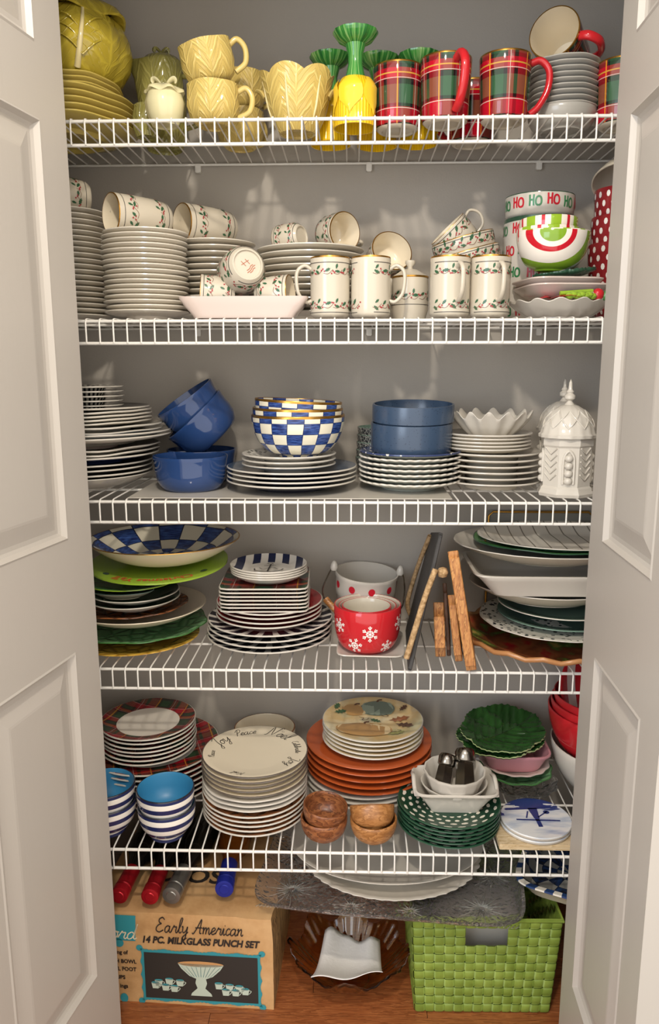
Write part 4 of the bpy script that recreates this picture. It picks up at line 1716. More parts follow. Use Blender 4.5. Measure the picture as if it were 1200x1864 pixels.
def leaf_dish_mesh(name, L, Wd, mat, lobes=9, depth=.012, amp=.09, tk=.004, vein=.0025):
    """shallow dish in the outline of a leaf with raised veins"""
    NA, NR = 144, 26

    def outl(th):
        e = 1 + amp * abs(cos(lobes * th / 2)) ** .6 - amp * .5
        e *= 1 + .014 * cos(48 * th)
        return L * e * cos(th), Wd * e * sin(th)

    def zz_(r, th):
        x_, y_ = outl(th)
        x_, y_ = x_ * r, y_ * r
        z_ = depth * r ** 2.2
        dv = abs(y_)
        for j in range(-4, 4):
            t_ = (x_ - j * L * .22)
            dv = min(dv, abs(t_ - abs(y_) * .9) * .7)
        z_ += vein * max(0, 1 - dv / .005)
        return x_, y_, z_
    V, Fc, FM = [(0, 0, tk + vein)], [], []
    for i in range(1, NR + 1):
        for k in range(NA):
            p_ = zz_(i / NR, 2 * pi * k / NA)
            V.append((p_[0], p_[1], p_[2] + tk))
    for k in range(NA):
        Fc.append((0, 1 + k, 1 + (k + 1) % NA))
    for i in range(NR - 1):
        for k in range(NA):
            a0, b0 = 1 + i * NA, 1 + (i + 1) * NA
            Fc.append((a0 + k, b0 + k, b0 + (k + 1) % NA, a0 + (k + 1) % NA))
    o_ = len(V)
    for r_, dz in ((1.005, .3), (.99, -.2), (.6, -.6), (.3, 0)):
        for k in range(NA):
            x_, y_ = outl(2 * pi * k / NA)
            z_ = depth * r_ ** 2.2 + tk * (1 if dz > 0 else 0) * .5 if r_ > .5 else 0
            V.append((x_ * r_, y_ * r_, max(z_, 0)))
    prev = 1 + (NR - 1) * NA
    for i in range(4):
        b0 = o_ + i * NA
        for k in range(NA):
            Fc.append((prev + k, b0 + k, b0 + (k + 1) % NA, prev + (k + 1) % NA))
        prev = b0
    Fc.append(tuple(prev + NA - 1 - k for k in range(NA)))
    FM = [0] * (NA + (NR - 1) * NA) + [1] * NA + [0] * (3 * NA + 1)
    return mesh(name, V, Fc, mat, FM, True, 60)


lw_ = MM(54, .09, Z + .08)
o = add('leaf_dish', leaf_dish_mesh('leaf_dish', lw_, lw_ * .8, [M['dark_green'], M['dark_green']], 9, .010), None, (XX(1030, .09, Z + .08), .095, Z + .0745), (radians(2), radians(-6), .1))
tag(o, 'dark green leaf dish between the square plates and striped bowls', 'dish')


def stripe_bowl(label, R, H, loc, axis, spin):
    r = thing('striped_bowl', label, 'bowl', loc, (0, 0, 0), 'green and red striped bowls')
    p = bowl_prof(R, H, R * .45, .0045, 2.1, (0, 1, 2))
    add('body', lathe('striped_bowl_body', p, [M['lime_swirl'], M['rim_stripe'], M['lime']], 64, None), r)
    lay(r, axis, loc, spin)
    return r


def m_swirl():
    n_ = NB('christmas_rainbow_glaze', '8fb02e', .1)
    c = n_.co()
    dx = n_.math('ADD', c['x'], .016)
    dz = n_.math('MULTIPLY', n_.math('SUBTRACT', c['z'], .067), 1.2)
    d = n_.math('SQRT', n_.math('ADD', n_.math('MULTIPLY', dx, dx), n_.math('MULTIPLY', dz, dz)))
    col = n_.ramp(n_.math('MULTIPLY', d, 1 / .1), [(0, '7fa32c'), (.225, 'ece4d8'), (.33, 'c41e2c'), (.43, 'ece4d8'), (.66, '7fa32c'), (.84, 'ece4d8'), (.89, '6f9428')])
    n_.color(col)
    return n_.m


M['lime_swirl'] = m_swirl()
M['rim_stripe'] = m_stripes_ang('green_white_red_rim', 'e8dccc', '8fb02e', 12, .4)


def m_blocks():
    n_ = NB('christmas_block_glaze', 'e8dccc', .12)
    c = n_.co()
    n_.color(n_.ramp(n_.math('FRACT', n_.math('MULTIPLY', n_.math('ADD', c['a'], pi), 7 / (2 * pi))), [(0, '8fb02e'), (.3, 'ece0d0'), (.55, 'c41e2c'), (.68, 'ece0d0'), (.9, '8fb02e')]))
    return n_.m


M['blocks'] = m_blocks()
kR = MM(64, .1, Z + .12)
zt_ = Z + .089
b1 = stripe_bowl('green bowl with red and white rainbow stripes on green leaf dish', kR, .070, Vector((XX(1003, .1, Z + .1), .10, zt_)), (.02, -.05, 1), .0)
for k, (zz_, rr_, lab, sx_) in enumerate(((.012, .88, 'striped christmas bowl nested in the rainbow bowl, middle one', -.004), (.030, .80, 'striped christmas bowl nested on top, red green and white blocks', -.003))):
    r = thing('nested_bowl', lab, 'bowl', (XX(1000, .1, Z + .14) + sx_, .1, zt_ + zz_), (0, radians(1.5), .5 + k), 'green and red striped bowls')
    add('body', lathe('nested_bowl_body', bowl_prof(kR * rr_, .062, kR * .38, .004, 2.1, (0, 0, 1)), [M['blocks'], M['white']], 64), r)

# polka dot bowls and white dish by the door
GD = 'red bowls with white dots'
Yk = .20
xk = XX(1132, Yk, Z + .15)
pkR = MM(58, Yk, Z + .15)
pk = bowl_prof(pkR, .15, pkR * .55, .0045, 1.7, (0, 0, 1))
it = []
for ri in range(8):
    for k in range(18):
        it.append(disc_uv((k + .5 * (ri % 2) - 11) * 2 * pi * pkR / 18, .02 + ri * .017, .0045, 8, .0062) + (0,))
dots = decal('dots', it, map_prof([(q_[0], q_[1]) for q_ in pk[3:14]], .0005), [M['white_print']])
pb0 = thing('dotted_bowl', '', 'bowl', (0, 0, 0), (0, 0, 0), GD)
add('body', lathe('dotted_bowl_body', pk, [M['dark_red'], M['red']], 56), pb0)
add('dots', dots, pb0)
for k in range(3):
    o = pb0 if k == 0 else dup(pb0)
    o.location = (xk, Yk, Z + .052 * k)
    o.scale = (1 - .05 * k, 1 - .05 * k, 1)
    o['label'] = ('lowest', 'middle', 'topmost')[k] + ' red white-dotted bowl in the nest beside the open door'
w0 = coupe_prof(MM(56, Yk, Z + .25), .042, .028, .004, 1.8)
o = add('white_bowl', lathe('white_bowl', w0, [M['warm_white']], 56))
lay(o, (-.22, -.42, -.86), Vector((xk - .002, Yk - .006, Z + .298)), 0)
tag(o, 'white dish turned over on the red dotted bowls', 'dish')

# ================================================================== middle shelf: blue and white
Z = ZS[2]
# liner sheet
lx0, lx1 = XX(236, .02, Z), XX(822, .02, Z)
o = add('shelf_liner', bevel_box('shelf_liner', (lx0, lx1, .004, WALLY - .012, Z, Z + .0016), M['white'], .0006, 1))
tag(o, 'thin white liner sheet lying on the wires under the blue bowls', 'liner')
ZL = Z + .0017


def plates_px(name, cat, what, where, group, cx, hw, Y, z, ytop, n, mats, h=.016, t=.0034, well=.64, fn=None, m=(0, 1, 2), seg=56, jit=.0015, smax=None, rot=None):
    """a pile whose top front rim sits at row ytop"""
    R = MM(hw, Y, z + .02)
    if n > 1:
        s = (ZY(ytop, Y - R) - (z + h + t)) / (n - 1)
    else:
        s = smax or .007
    s = max(s, t + .0016)
    if smax and s > smax:
        s = smax
    f_ = fn(R) if fn else None
    me = lathe(name, plate_prof(R, s, h, t, well, m), mats, seg, f_)
    zt, obs = stack(me, name, cat, what, where, group, XX(cx, Y, z + .02), Y, z, n, s, jit, rot if rot is not None else (0.3 if fn else None))
    return zt, R


W3 = [M['grey_white'], M['white'], M['grey_white']]
D3 = [M['charcoal'], M['white'], M['charcoal']]
# tall mixed pile by the door: from the shelf up
Yl = .165
wv = lambda amp, sd: (lambda R: wobble(R, amp, random.Random(sd)))
cxl = 150
R0 = MM(128, Yl, Z + .02)
o = add('serving_bowl', lathe('serving_bowl', coupe_prof(R0, .030, R0 * .5, .004, 1.6, (0, 1, 1)), [M['grey_white'], M['white']], 56), None, (XX(cxl, Yl, Z), Yl, Z))
tag(o, 'wide shallow grey white bowl at the bottom of the mixed plate pile', 'bowl')
zc_ = Z + .020
zc_, _ = plates_px('dinner_plate', 'plate', 'charcoal dinner plate with white edge', 'of three above the wide grey bowl', 'charcoal white-edged dinner plates', cxl, 128, Yl, zc_, 851, 3, D3, .016)
zc_ += .004
zc_, _ = plates_px('dinner_plate', 'plate', 'dark blue dinner plate with white edge', 'above the three charcoal plates', None, cxl + 2, 138, Yl, zc_, 836, 1, [M['navy'], M['white'], M['charcoal']], .018, smax=.010)
zc_, _ = plates_px('wavy_plate', 'plate', 'white wavy plate', 'of two in the middle of the mixed pile', 'white wavy plates in the mixed pile', cxl, 140, Yl, zc_, 815, 2, W3, .016, fn=wv(.009, 3), smax=.009)
zc_, _ = plates_px('wavy_plate', 'plate', 'beige wavy bowl', 'in the mixed pile beside the tilted blue bowls', None, cxl, 112, Yl, zc_ + .001, 803, 1, [M['pink_white'], M['warm_white'], M['warm_white']], .020, fn=wv(.009, 8), smax=.010)
zc_, _ = plates_px('oval_plate', 'plate', 'white plate', 'of two widest ones reaching toward the blue bowls', 'widest white plates in the mixed pile', cxl + 6, 157, Yl, zc_, 785, 2, [M['grey_white'], M['white'], M['slate_blue']], .018, smax=.0075)
zc_, _ = plates_px('salad_plate', 'plate', 'grey white salad plate', 'of two above the widest plates', 'grey white salad plates', cxl + 4, 142, Yl, zc_, 762, 2, W3, .014, fn=wv(.005, 18), smax=.010)
zc_, _ = plates_px('square_plate', 'plate', 'white wavy-edged plate', 'of four under the small checked saucers', 'white wavy-edged plates', cxl - 2, 127, Yl, zc_, 736, 4, W3, .011, fn=wv(.006, 21), smax=.0072)
zc_, _ = plates_px('salad_plate', 'plate', 'dark grey plate with white edge', 'directly under the small checked saucers', None, cxl, 122, Yl, zc_, 727, 1, D3, .010, smax=.006)
zc_, _ = plates_px('dessert_plate', 'plate', 'small black and white checked saucer', 'of the little topping pile', 'small checked saucers', 158, 66, Yl - .02, zc_, 703, 5, [M['dark_check_rim'], M['white'], M['dark_check_rim']], .008, .003, fn=lambda R: scallop(R, 22, .012))

# cobalt bowls
GBc = 'cobalt blue cereal bowls'


def cobalt():
    R = MM(68, .11, Z + .05)
    H = .070
    p = [(0, .005), (R * .6, .005), (R * .62, 0), (R * .72, 0), (R * .80, .006), (R * .90, .018), (R * .95, .034), (R * .955, .05), (R * .985, H - .008), (R, H - .002), (R * .995, H), (R * .95, H), (R * .92, .05), (R * .90, .03), (R * .8, .013), (R * .6, .009), (0, .009)]
    return lathe('cereal_bowl', p, [M['cobalt']], 64), R, H


cme, cR_, cH_ = cobalt()
fp_ = PZ(349, 899, Z)
yb_ = fp_.y + cR_ * .72
o = add('cereal_bowl', cme, None, (XX(348, yb_, ZL + .03), yb_, ZL))
tag(o, 'upright cobalt blue bowl at the front edge of the middle shelf', 'bowl', GBc)
o = add('cereal_bowl', cme, None, (XX(368, .232, ZL + .03), .232, ZL))
tag(o, 'upright cobalt blue bowl at the back under the two tilted ones', 'bowl', GBc)
o = add('cereal_bowl', cme)
a2 = Vector((-.66, -.16, .73)).normalized()
b2 = Vector((XX(392, .2, Z + .1), .215, Z + .098))
lay(o, a2, b2)
tag(o, 'tilted cobalt blue bowl holding another tilted blue bowl', 'bowl', GBc)
o = add('cereal_bowl', cme)
lay(o, (-.54, -.18, .82), b2 + a2 * .040 + Vector((-.002, 0, .004)))
o.scale = (.91, .91, .94)
tag(o, 'tilted cobalt blue bowl nested in the other tilted blue bowl', 'bowl', GBc)

# checked bowls on plates
Yk_ = .135
xk_ = 532
zc_, Rn = plates_px('dinner_plate', 'plate', 'dark blue dinner plate with white edge', 'under the blue checked bowls', 'dark blue white-edged dinner plates', xk_, 118, Yk_, ZL, 862, 4, [M['dark_navy'], M['white'], M['slate_blue']], .018)
zc_, _ = plates_px('salad_plate', 'plate', 'small white plate', 'of three directly under the checked bowls', 'small white plates under the checked bowls', 526, 86, Yk_, zc_, 833, 3, [M['grey_white'], M['white'], M['black_speck']], .015)
qR = MM(85, Yk_, zc_ + .06)
GQ = 'blue and white checked bowls'
qH = ZY(749, Yk_ - qR + .01) - zc_ - .012
kp = bowl_prof(qR, qH, qR * .42, .0026, 2.0, (0, 1, 0), 12, .004, .004)
kme = lathe('checked_bowl', kp, [M['check_bowl'], M['gold']], 72)
for k in range(3):
    o = add('checked_bowl', kme, None, (XX(543, Yk_, zc_ + .05) - .0015 * k, Yk_, zc_ + .0132 * k + (.001, .002, .005)[k]), (0, radians(.8 * k + (1.5 if k == 2 else 0)), .1 * k))
    o.scale = (1 - .034 * k, 1 - .034 * k, 1 - .01 * k)
    tag(o, ('lowest', 'middle', 'topmost')[k] + ' blue and white checked bowl with gold rim in nest of three', 'bowl', GQ)

# fluted plates and slate blue bowls
GF = 'grey fluted plates'
xf, Yf_, Rf = place(746, 91, 888, ZL, .016)
n = 6
sf = max((ZY(838, Yf_ - Rf) - (ZL + .020)) / (n - 1), .0062)
fme = lathe('fluted_plate', plate_prof(Rf, sf, .017, .0036, .66, (0, 1, 0)), [M['grey_ribbed'], M['grey_white']], 144, ruffle(Rf, 34, .02, .0008, 1.2))
zc_, _ = stack(fme, 'fluted_plate', 'plate', 'grey fluted plate', 'in the pile under the slate blue bowls', GF, xf, Yf_, ZL, n, sf, .0008, .2)
tp_ = lathe('patterned_plate', plate_prof(Rf * 1.0, sf, .017, .0036, .66, (0, 1, 1)), [M['grey_ribbed'], M['blue_rim']], 96)
o = add('patterned_plate', tp_, None, (xf, Yf_, zc_))
tag(o, 'blue patterned plate on top of the grey fluted plates', 'plate')
zc_ += sf
GSB = 'slate blue straight-sided bowls'
sR1 = MM(73.5, Yf_, zc_ + .03)
fH = ZY(776, Yf_ - sR1) - zc_
fT = ZY(742, Yf_ - sR1) - fH
sme = lathe('straight_bowl', [(0, .004), (sR1 * .8, .004), (sR1 * .82, 0), (sR1 * .9, 0), (sR1 * .985, .008), (sR1, .02), (sR1, fH - .003), (sR1 * .99, fH), (sR1 * .95, fH), (sR1 * .94, .02), (sR1 * .85, .009), (0, .008)], [M['speck_blue']], 64)
o = add('straight_bowl', sme, None, (XX(749, Yf_, zc_ + .03), Yf_, zc_ + .003), (radians(3), 0, 0))
tag(o, 'lower speckled slate blue bowl on the patterned plate', 'bowl', GSB)
sme2 = lathe('straight_bowl', [(0, .004), (sR1 * .7, .004), (sR1 * .72, 0), (sR1 * .8, 0), (sR1 * .88, .008), (sR1 * .905, .016), (sR1 * .91, fH - (fT - zc_) + .0012), (sR1, fH - (fT - zc_) + .0022), (sR1, fH - .003), (sR1 * .99, fH), (sR1 * .95, fH), (sR1 * .94, .024), (sR1 * .8, .011), (0, .010)], [M['speck_blue']], 64)
o = add('straight_bowl', sme2, None, (XX(752, Yf_, zc_ + .08), Yf_, fT + .004), (radians(3.5), 0, 0))
tag(o, 'upper speckled slate blue bowl stacked on its twin', 'bowl', GSB)
# ribbed dark bowls behind
Yr = .262
rR = MM(44, Yr, Z + .05)
rme = lathe('ribbed_bowl', bowl_prof(rR, .05, rR * .5, .003, 1.8, (0, 1, 1)), [M['ribbed_dark'] if 'ribbed_dark' in M else M['charcoal'], M['grey_green']], 96, ruffle(rR, 24, .015, 0, 1))
for k in range(5):
    o = add('ribbed_bowl', rme, None, (XX(692, Yr, Z + .05), Yr, ZL + .0165 * k))
    o.scale = (1 - .02 * k, 1 - .02 * k, 1)
    tag(o, 'dark ribbed bowl behind the fluted plates, ' + nth(4 - k, 5) + ' of the nest', 'bowl', 'dark ribbed bowls')

# white plates, ruffled bowl
GWp = 'white plates beside the canister'
Yw_ = .165
zc_, _ = plates_px('dinner_plate', 'plate', 'white dinner plate', 'of six at the bottom beside the canister', 'white dinner plates', 893, 89, Yw_, Z, 828, 6, [M['warm_white'], M['white'], M['white']], .016)
zc_, _ = plates_px('salad_plate', 'plate', 'white salad plate', 'of five under the ruffled bowl', 'white salad plates', 886, 79, Yw_, zc_, 792, 5, [M['warm_white'], M['white'], M['white']], .014)
uR = MM(70, Yw_, zc_ + .04)
uR *= 1.04
up_ = coupe_prof(uR, .046, uR * .5, .0035, 1.25)
uf = ruffle(uR, 14, .03, .0075, 3.0)
o = add('ruffled_bowl', lathe('ruffled_bowl', up_, [M['white']], 160, uf), None, (XX(894, Yw_, zc_ + .03), Yw_, zc_))
tag(o, 'white bowl with a deeply ruffled rim on the white plates', 'bowl')

# canisters


def canister(label, loc):
    r = thing('canister', label, 'canister', loc, (0, 0, radians(-32)), 'white octagonal lidded canisters')
    R = MM(47, .08, Z + .08)

    def octo(r_, z, th, i):
        k = cos(pi / 8) / cos((th % (pi / 4)) - pi / 8)
        return (r_ * k * cos(th), r_ * k * sin(th), z)
    H = ZY(795, .07) - Z
    p = [(0, .004), (R * .98, .004), (R * 1.06, 0), (R * 1.09, .006), (R * 1.02, .012), (R * 1.0, .016), (R * .93, .020), (R * .93, H - .018), (R * .98, H - .014), (R * .98, H - .004), (R * .94, H), (R * .86, H), (R * .84, .02), (0, .012)]
    add('body', lathe('canister_body', p, [M['white']], 64, octo, 25), r)
    Rd = R * 1.04
    d = [(Rd * .84, H + .0005), (Rd * 1.02, H + .0005), (Rd * 1.03, H + .006), (Rd * .96, H + .010), (Rd * .92, H + .02), (Rd * .8, H + .036), (Rd * .58, H + .052), (Rd * .3, H + .061), (0, H + .064)]
    lid_ = add('lid', lathe('canister_lid', d, [M['white']], 64, scallop(Rd * 1.05, 16, .02, 0, .3), 40), r)
    for k in range(10):
        for sg3 in (-1, 1):
            pts = []
            for q_ in range(7):
                f_ = q_ / 6
                rr3 = Rd * (.925 - .36 * f_ ** 1.7)
                zz3 = H + .019 + .0335 * f_
                a3 = k * pi / 5 + sg3 * .62 * f_
                pts.append((rr3 * cos(a3), rr3 * sin(a3), zz3))
            add('lattice_rib', tube('lattice_rib', pts, .0013, M['white'], 6), lid_)
    fin = [(.010, 0), (.007, .004), (.004, .008), (.010, .012), (.0105, .018), (.006, .022), (.0075, .025), (.004, .030), (.003, .042), (0, .050)]
    add('finial', lathe('canister_finial', fin, [M['white']], 24), lid_, (0, 0, H + .062))
    ap = R * .93 * cos(pi / 8)
    for k in range(8):
        a_ = pi / 8 + k * pi / 4
        wv_ = R * .93 * sin(pi / 8)

        def on(u, v, d_):
            return (ap * cos(a_) + d_ * cos(a_) - u * sin(a_), ap * sin(a_) + d_ * sin(a_) + u * cos(a_), v)
        z1_, z2_ = .026, H - .024
        if k % 2 == 0:
            pts = [on(-wv_ * .55, z1_, .001), on(-wv_ * .55, H * .62, .001), on(-wv_ * .35, H * .74, .001), on(0, H * .79, .001), on(wv_ * .35, H * .74, .001), on(wv_ * .55, H * .62, .001), on(wv_ * .55, z1_, .001)]
            add('arch', tube('arch', catmull(pts, 4), .0026, M['white'], 8), r)
            for j in range(4):
                me = lathe('bead', [(0, -.0075)] + [(.0085 * sin(pi * q / 6), -.0075 * cos(pi * q / 6)) for q in range(1, 6)] + [(0, .0075)], [M['white']], 12)
                add('bead', me, r, on(0, .032 + .0145 * j, .001))
        else:
            for j in range(5):
                zz_ = z1_ + .006 + j * (z2_ - z1_) / 5
                add('chevron', tube('chevron', [on(-wv_ * .75, zz_ + .012, .0006), on(0, zz_, .0006), on(wv_ * .75, zz_ + .012, .0006)], .0018, M['white'], 6), r)
    return r, R


c1_, cRr = canister('white octagonal canister with domed lid at the shelf front', (XX(1031, .072, Z + .06), .072, Z))
dup(c1_, (XX(1022, .225, Z + .06), .225, Z), None, 'white octagonal canister standing behind its twin', 'white octagonal lidded canisters')

# ================================================================== fourth shelf
Z = ZS[3]


def oval_dish(label, name, cat, cx, hwx, yfront, z, H, k, mats, ay=1.0, foot=.5, t=.004, fn=None, rim=None, rot=(0, 0, 0), group=None, Y=None, seg=72):
    hwR = MM(hwx, .15, (z if z is not None else Z + .05) + H)
    Rx, Ry = hwR, hwR * ay
    if Y is None:
        yc = PZ(cx, yfront, z + H).y + Ry
    else:
        yc = Y
    yc = min(yc, WALLY - .006 - Ry)
    if z is None:
        z = ZY(yfront, yc - Ry) - H
    p = coupe_prof(Rx, H, Rx * foot, t, k, (0, 1, 2), 9)
    f0 = fn(Rx) if fn else None

    def f(r, zz_, th, i):
        x_, y_, z_ = f0(r, zz_, th, i) if f0 else (r * cos(th), r * sin(th), zz_)
        return (x_, y_ * ay, z_)
    o_ = add(name, lathe(name, p, mats, seg, f), None, (XX(cx, yc, z + H), yc, z), rot)
    tag(o_, label, cat, group)
    return o_


LW = [M['warm_white'], M['white'], M['white']]
zz = Z
Yq = .160
oval_dish('mustard yellow embossed platter at the very bottom of the platter pile', 'platter', 'platter', 245, 118, 1193, Z, .016, 1.3, [M['mustard'], M['mustard_relief'], M['mustard_relief']], .95, .6, Y=.146)
oval_dish('green leaf platter on the mustard yellow platter', 'platter', 'platter', 252, 126, 1176, None, .020, 1.4, [M['leaf_sage'], M['green'], M['leaf_sage']], .95, .55, fn=lambda R: scallop(R, 10, .02), Y=.165)
zz = Z + .024
oval_dish('large cream bowl above the green leaf platter', 'serving_bowl', 'bowl', 252, 124, 1141, None, .034, 1.7, [M['cream'], M['cream'], M['cream']], .98, .42, Y=.160)
oval_dish('brown leaf dish lying in the cream bowl', 'leaf_dish', 'dish', 240, 103, 1130, None, .020, 1.5, [M['brown'], M['brown_relief'], M['brown_relief']], .95, .5, fn=lambda R: wobble(R, .015, random.Random(4)), Y=.150)
for k, (lab, h_, hw_) in enumerate((('lower white rimmed plate inside the brown leaf dish', .022, 82), ('upper dark plate with white edge inside the brown leaf dish', .020, 80))):
    oval_dish(lab, 'salad_plate', 'plate', 245, hw_, 1113 - 12 * k, None, h_, 1.5, [M['grey_white'], M['white'], M['dark_green']], 1, .5, Y=.135, group='two white-edged plates in the brown dish')
oval_dish('small oblong green dish on the white-edged plates', 'small_dish', 'dish', 222, 58, 1087, None, .015, 1.5, [M['cream'], M['grey_green'], M['dark_green']], .6, .55, Y=.115)
oval_dish('green plate with pale edge below the lime greeting plate', 'salad_plate', 'plate', 240, 84, 1080, None, .012, 1.4, [M['dark_green'], M['lime'], M['green']], 1, .55, Y=.135)
lR = MM(124, .16, Z + .15)
zl = ZY(1064, .160 - lR) - .0140
ld_ = thing('greeting_plate', 'lime green plate lettered Christmas under the checked serving bowl', 'plate', (XX(292, .165, zl + .02), .160, zl), (radians(4), 0, 0))
add('body', lathe('greeting_plate_body', [(0, .006, 0), (lR * .5, .006, 0), (lR * .52, 0, 0), (lR * .56, 0, 0), (lR * .60, .004, 0), (lR, .020, 0), (lR, .0235, 1), (lR * .985, .0235, 1), (lR * .60, .0195, 1), (0, .0195, 1)], [M['pink_white'], M['lime']], 72), ld_)
it = []
tv, tf, _ = font_items("Christmas Ya'll", 0, 0, .026, 0, 0, .0006)
wtx = max(p_[0] for p_ in tv)
it.append(([((p_[0] - wtx / 2), p_[1] * 1.1) for p_ in tv], tf, 0))
it.append(disc_uv(-wtx / 2 - .03, .008, .009, 8, .006) + (1,))
it.append(disc_uv(wtx / 2 + .03, .008, .009, 8, .006) + (1,))


def ring_up(R, r0, a0):
    """letters on a dish rim whose tops point outward, following the rim's slope"""
    def f(u, v):
        r = r0 + v
        a_ = a0 - u / r0
        return (r * cos(a_), r * sin(a_), .0195 + max(0, r - .6 * R) / (.385 * R) * .0040 + .0006)
    return f


add('lettering', decal('lettering', it, ring_up(lR, lR * .79, -pi / 2 + .12), [M['rust_red'], M['dark_green']]), ld_)
zb_ = zl + .019
BR = MM(135, .165, zb_ + .05)
o = oval_dish('large blue checked serving bowl with cream underside topping the platter pile', 'serving_bowl', 'bowl', 300, 135, 1013, None, .048, 1.75, [M['cream'], M['gold'], M['check_platter']], .98, .42, Y=.160)

# anchor plates pile
GPn = 'plates in the anchor pile'
x4, Y4_, R4 = place(492, 115, 1160, Z, .018)
R4 = min(R4, .138)


def pile(name, what, where, group, cx, hw, Y, z, ytop, n, mats, h, smax=.012, fn=None, rot=None, t=.0034, well=.64, seg=56, dz=0.0):
    R = MM(hw, Y, z + .02)
    s = (ZY(ytop, Y - R) - (z + h + t)) / max(n - 1, 1) if n > 1 else smax
    s = min(max(s, t + .0016), smax)
    me = lathe(name, plate_prof(R, s, h, t, well, (0, 1, 2)), mats, seg, fn(R) if fn else None)
    zt_, ob = stack(me, name, 'plate', what, where, group, XX(cx, Y, z + .02), Y, z, n, s, .0013, rot)
    return zt_


z4 = pile('dinner_plate', 'dark striped dinner plate', 'of four at the bottom of the anchor pile', 'dark striped dinner plates', 492, 113, Y4_, Z, 1145, 4, [M['charcoal'], M['white'], M['stripe_dark']], .018)
z4 = pile('salad_plate', 'red-banded plate', 'of four under the square plates', 'red-banded plates', 491, 96, Y4_, z4, 1110, 4, [M['dark_red'], M['white'], M['dark_red']], .016, .0095)
sqR = MM(79, Y4_ - .02, z4 + .03)
n = 7
s4 = (ZY(1073, Y4_ - .01 - sqR) - (z4 + .012)) / (n - 1)
s4 = min(s4, .0105)
sme4 = lathe('square_plate', plate_prof(sqR, s4, .009, .0034, .7, (0, 1, 2)), [M['dark_red'], M['white'], M['plaid_sq']] if 'plaid_sq' in M else [M['charcoal'], M['white'], M['plaid_plate_s']], 64, sq(12))
z4, _ = stack(sme4, 'square_plate', 'plate', 'square tartan plate with white edge', 'of seven in the anchor pile', 'square tartan plates', XX(486, Y4_ - .01, z4 + .03), Y4_ - .01, z4, n, s4, .0012, .03)
z4 = pile('anchor_plate', 'round striped plate with an anchor,', 'of four on the square plates', 'striped anchor plates', 490, 70, Y4_ - .01, z4, 1048, 4, [M['grey_white'], M['white'], M['stripe_plate']], .018, .0088, rot=0.0)
top = [o_ for o_ in SC.objects if o_.name.startswith('anchor_plate')][-1]
it = [ribbon_uv([(0, -.028), (.002, .03)], .003, 2) + (0,), ribbon_uv([(-.03, -.006), (-.025, -.022), (0, -.03), (.025, -.022), (.032, -.006)], .003, 5) + (0,), ribbon_uv([(-.012, .018), (.014, .02)], .003, 2) + (0,),
      ribbon_uv([(0, .03), (-.006, .036), (0, .042), (.006, .036), (0, .03)], .002, 4) + (0,), ribbon_uv([(-.02, .0), (-.01, -.012), (.006, .004), (.02, -.008)], .0022, 4) + (0,)]
add('anchor_print', decal('anchor_print', it, lambda u, v: (u, v, .0088 + .0004), [M['black_print']]), top)

# snowflake bowls on square dish
dq = place(673, 62, 1197, Z, .008)
qy = dq[1] + .005
zsd = Z
o = add('square_dish', lathe('square_dish', plate_prof(MM(60, qy, Z), .005, .010, .003, .7), [M['white']], 64, sq(8, 1, 1.15)), None, (XX(675, qy, Z), qy, zsd), (0, 0, -.04))
tag(o, 'white rounded square dish under the red snowflake bowls', 'dish')
fR = MM(60.5, qy, Z + .08)
fyy = qy - .014
fH_ = ZY(1118, fyy - fR) - (Z + .006)
GSn = 'nested red snowflake bowls'
fpf = bowl_prof(fR, fH_, fR * .58, .004, 2.7, (0, 0, 1), 12)
fb = thing('snowflake_bowl', 'outer red bowl with white snowflakes, largest of the nest', 'bowl', (XX(669, fyy, Z + .05), fyy, Z + .0055), (0, 0, 0), GSn)
add('body', lathe('snowflake_bowl_body', fpf, [M['red'], M['warm_white']], 64), fb)


def flake(u, v, s, a0=0.0):
    it_ = []
    for k in range(6):
        a_ = a0 + k * pi / 3
        d = lambda r, da=0: (u + s * r * cos(a_ + da), v + s * r * sin(a_ + da))
        it_.append(ribbon_uv([d(.1), d(.55), d(1.0)], s * .09, 2) + (0,))
        for sg_2 in (-1, 1):
            it_.append(ribbon_uv([d(.62), d(.86, .22 * sg_2)], s * .09, 1) + (0,))
            it_.append(ribbon_uv([d(.36), d(.52, .45 * sg_2)], s * .09, 1) + (0,))
            it_.append(disc_uv(*d(.92, .2 * sg_2), s * .07, 6) + (0,))
        it_.append(disc_uv(*d(1.0), s * .1, 6) + (0,))
        it_.append(ribbon_uv([d(.4), d(.4, pi / 3)], s * .07, 1) + (0,))
    it_.append(disc_uv(u, v, s * .15, 8) + (0,))
    return it_


it = []
for (u, v, s_, a_) in ((.004, fH_ * .56, .016, pi / 6), (-.030, .026, .016, .2), (.045, .022, .014, .5), (-.068, fH_ * .66, .015, .3), (.08, fH_ * .7, .016, .1)):
    it += flake(u, v, s_, a_)
add('snowflake_print', decal('snowflake_print', it, map_prof([(q_[0], q_[1]) for q_ in fpf[3:17]], .0007), [M['white_print']]), fb)
for k, (sc_, dz_, lab) in enumerate(((.87, .010, 'middle red bowl nested inside the snowflake bowl'), (.74, .016, 'smallest red bowl nested inside the snowflake bowl'))):
    me = lathe('nested_bowl', bowl_prof(fR * sc_, fH_ - dz_ - .003, fR * .5 * sc_, .004, 2.3, (0, 0, 1)), [M['red'], M['warm_white']], 56)
    tag(add('nested_bowl', me, None, (XX(669, fyy, Z + .05) - .002 * k, fyy - .001, Z + .0055 + dz_)), lab, 'bowl', GSn)

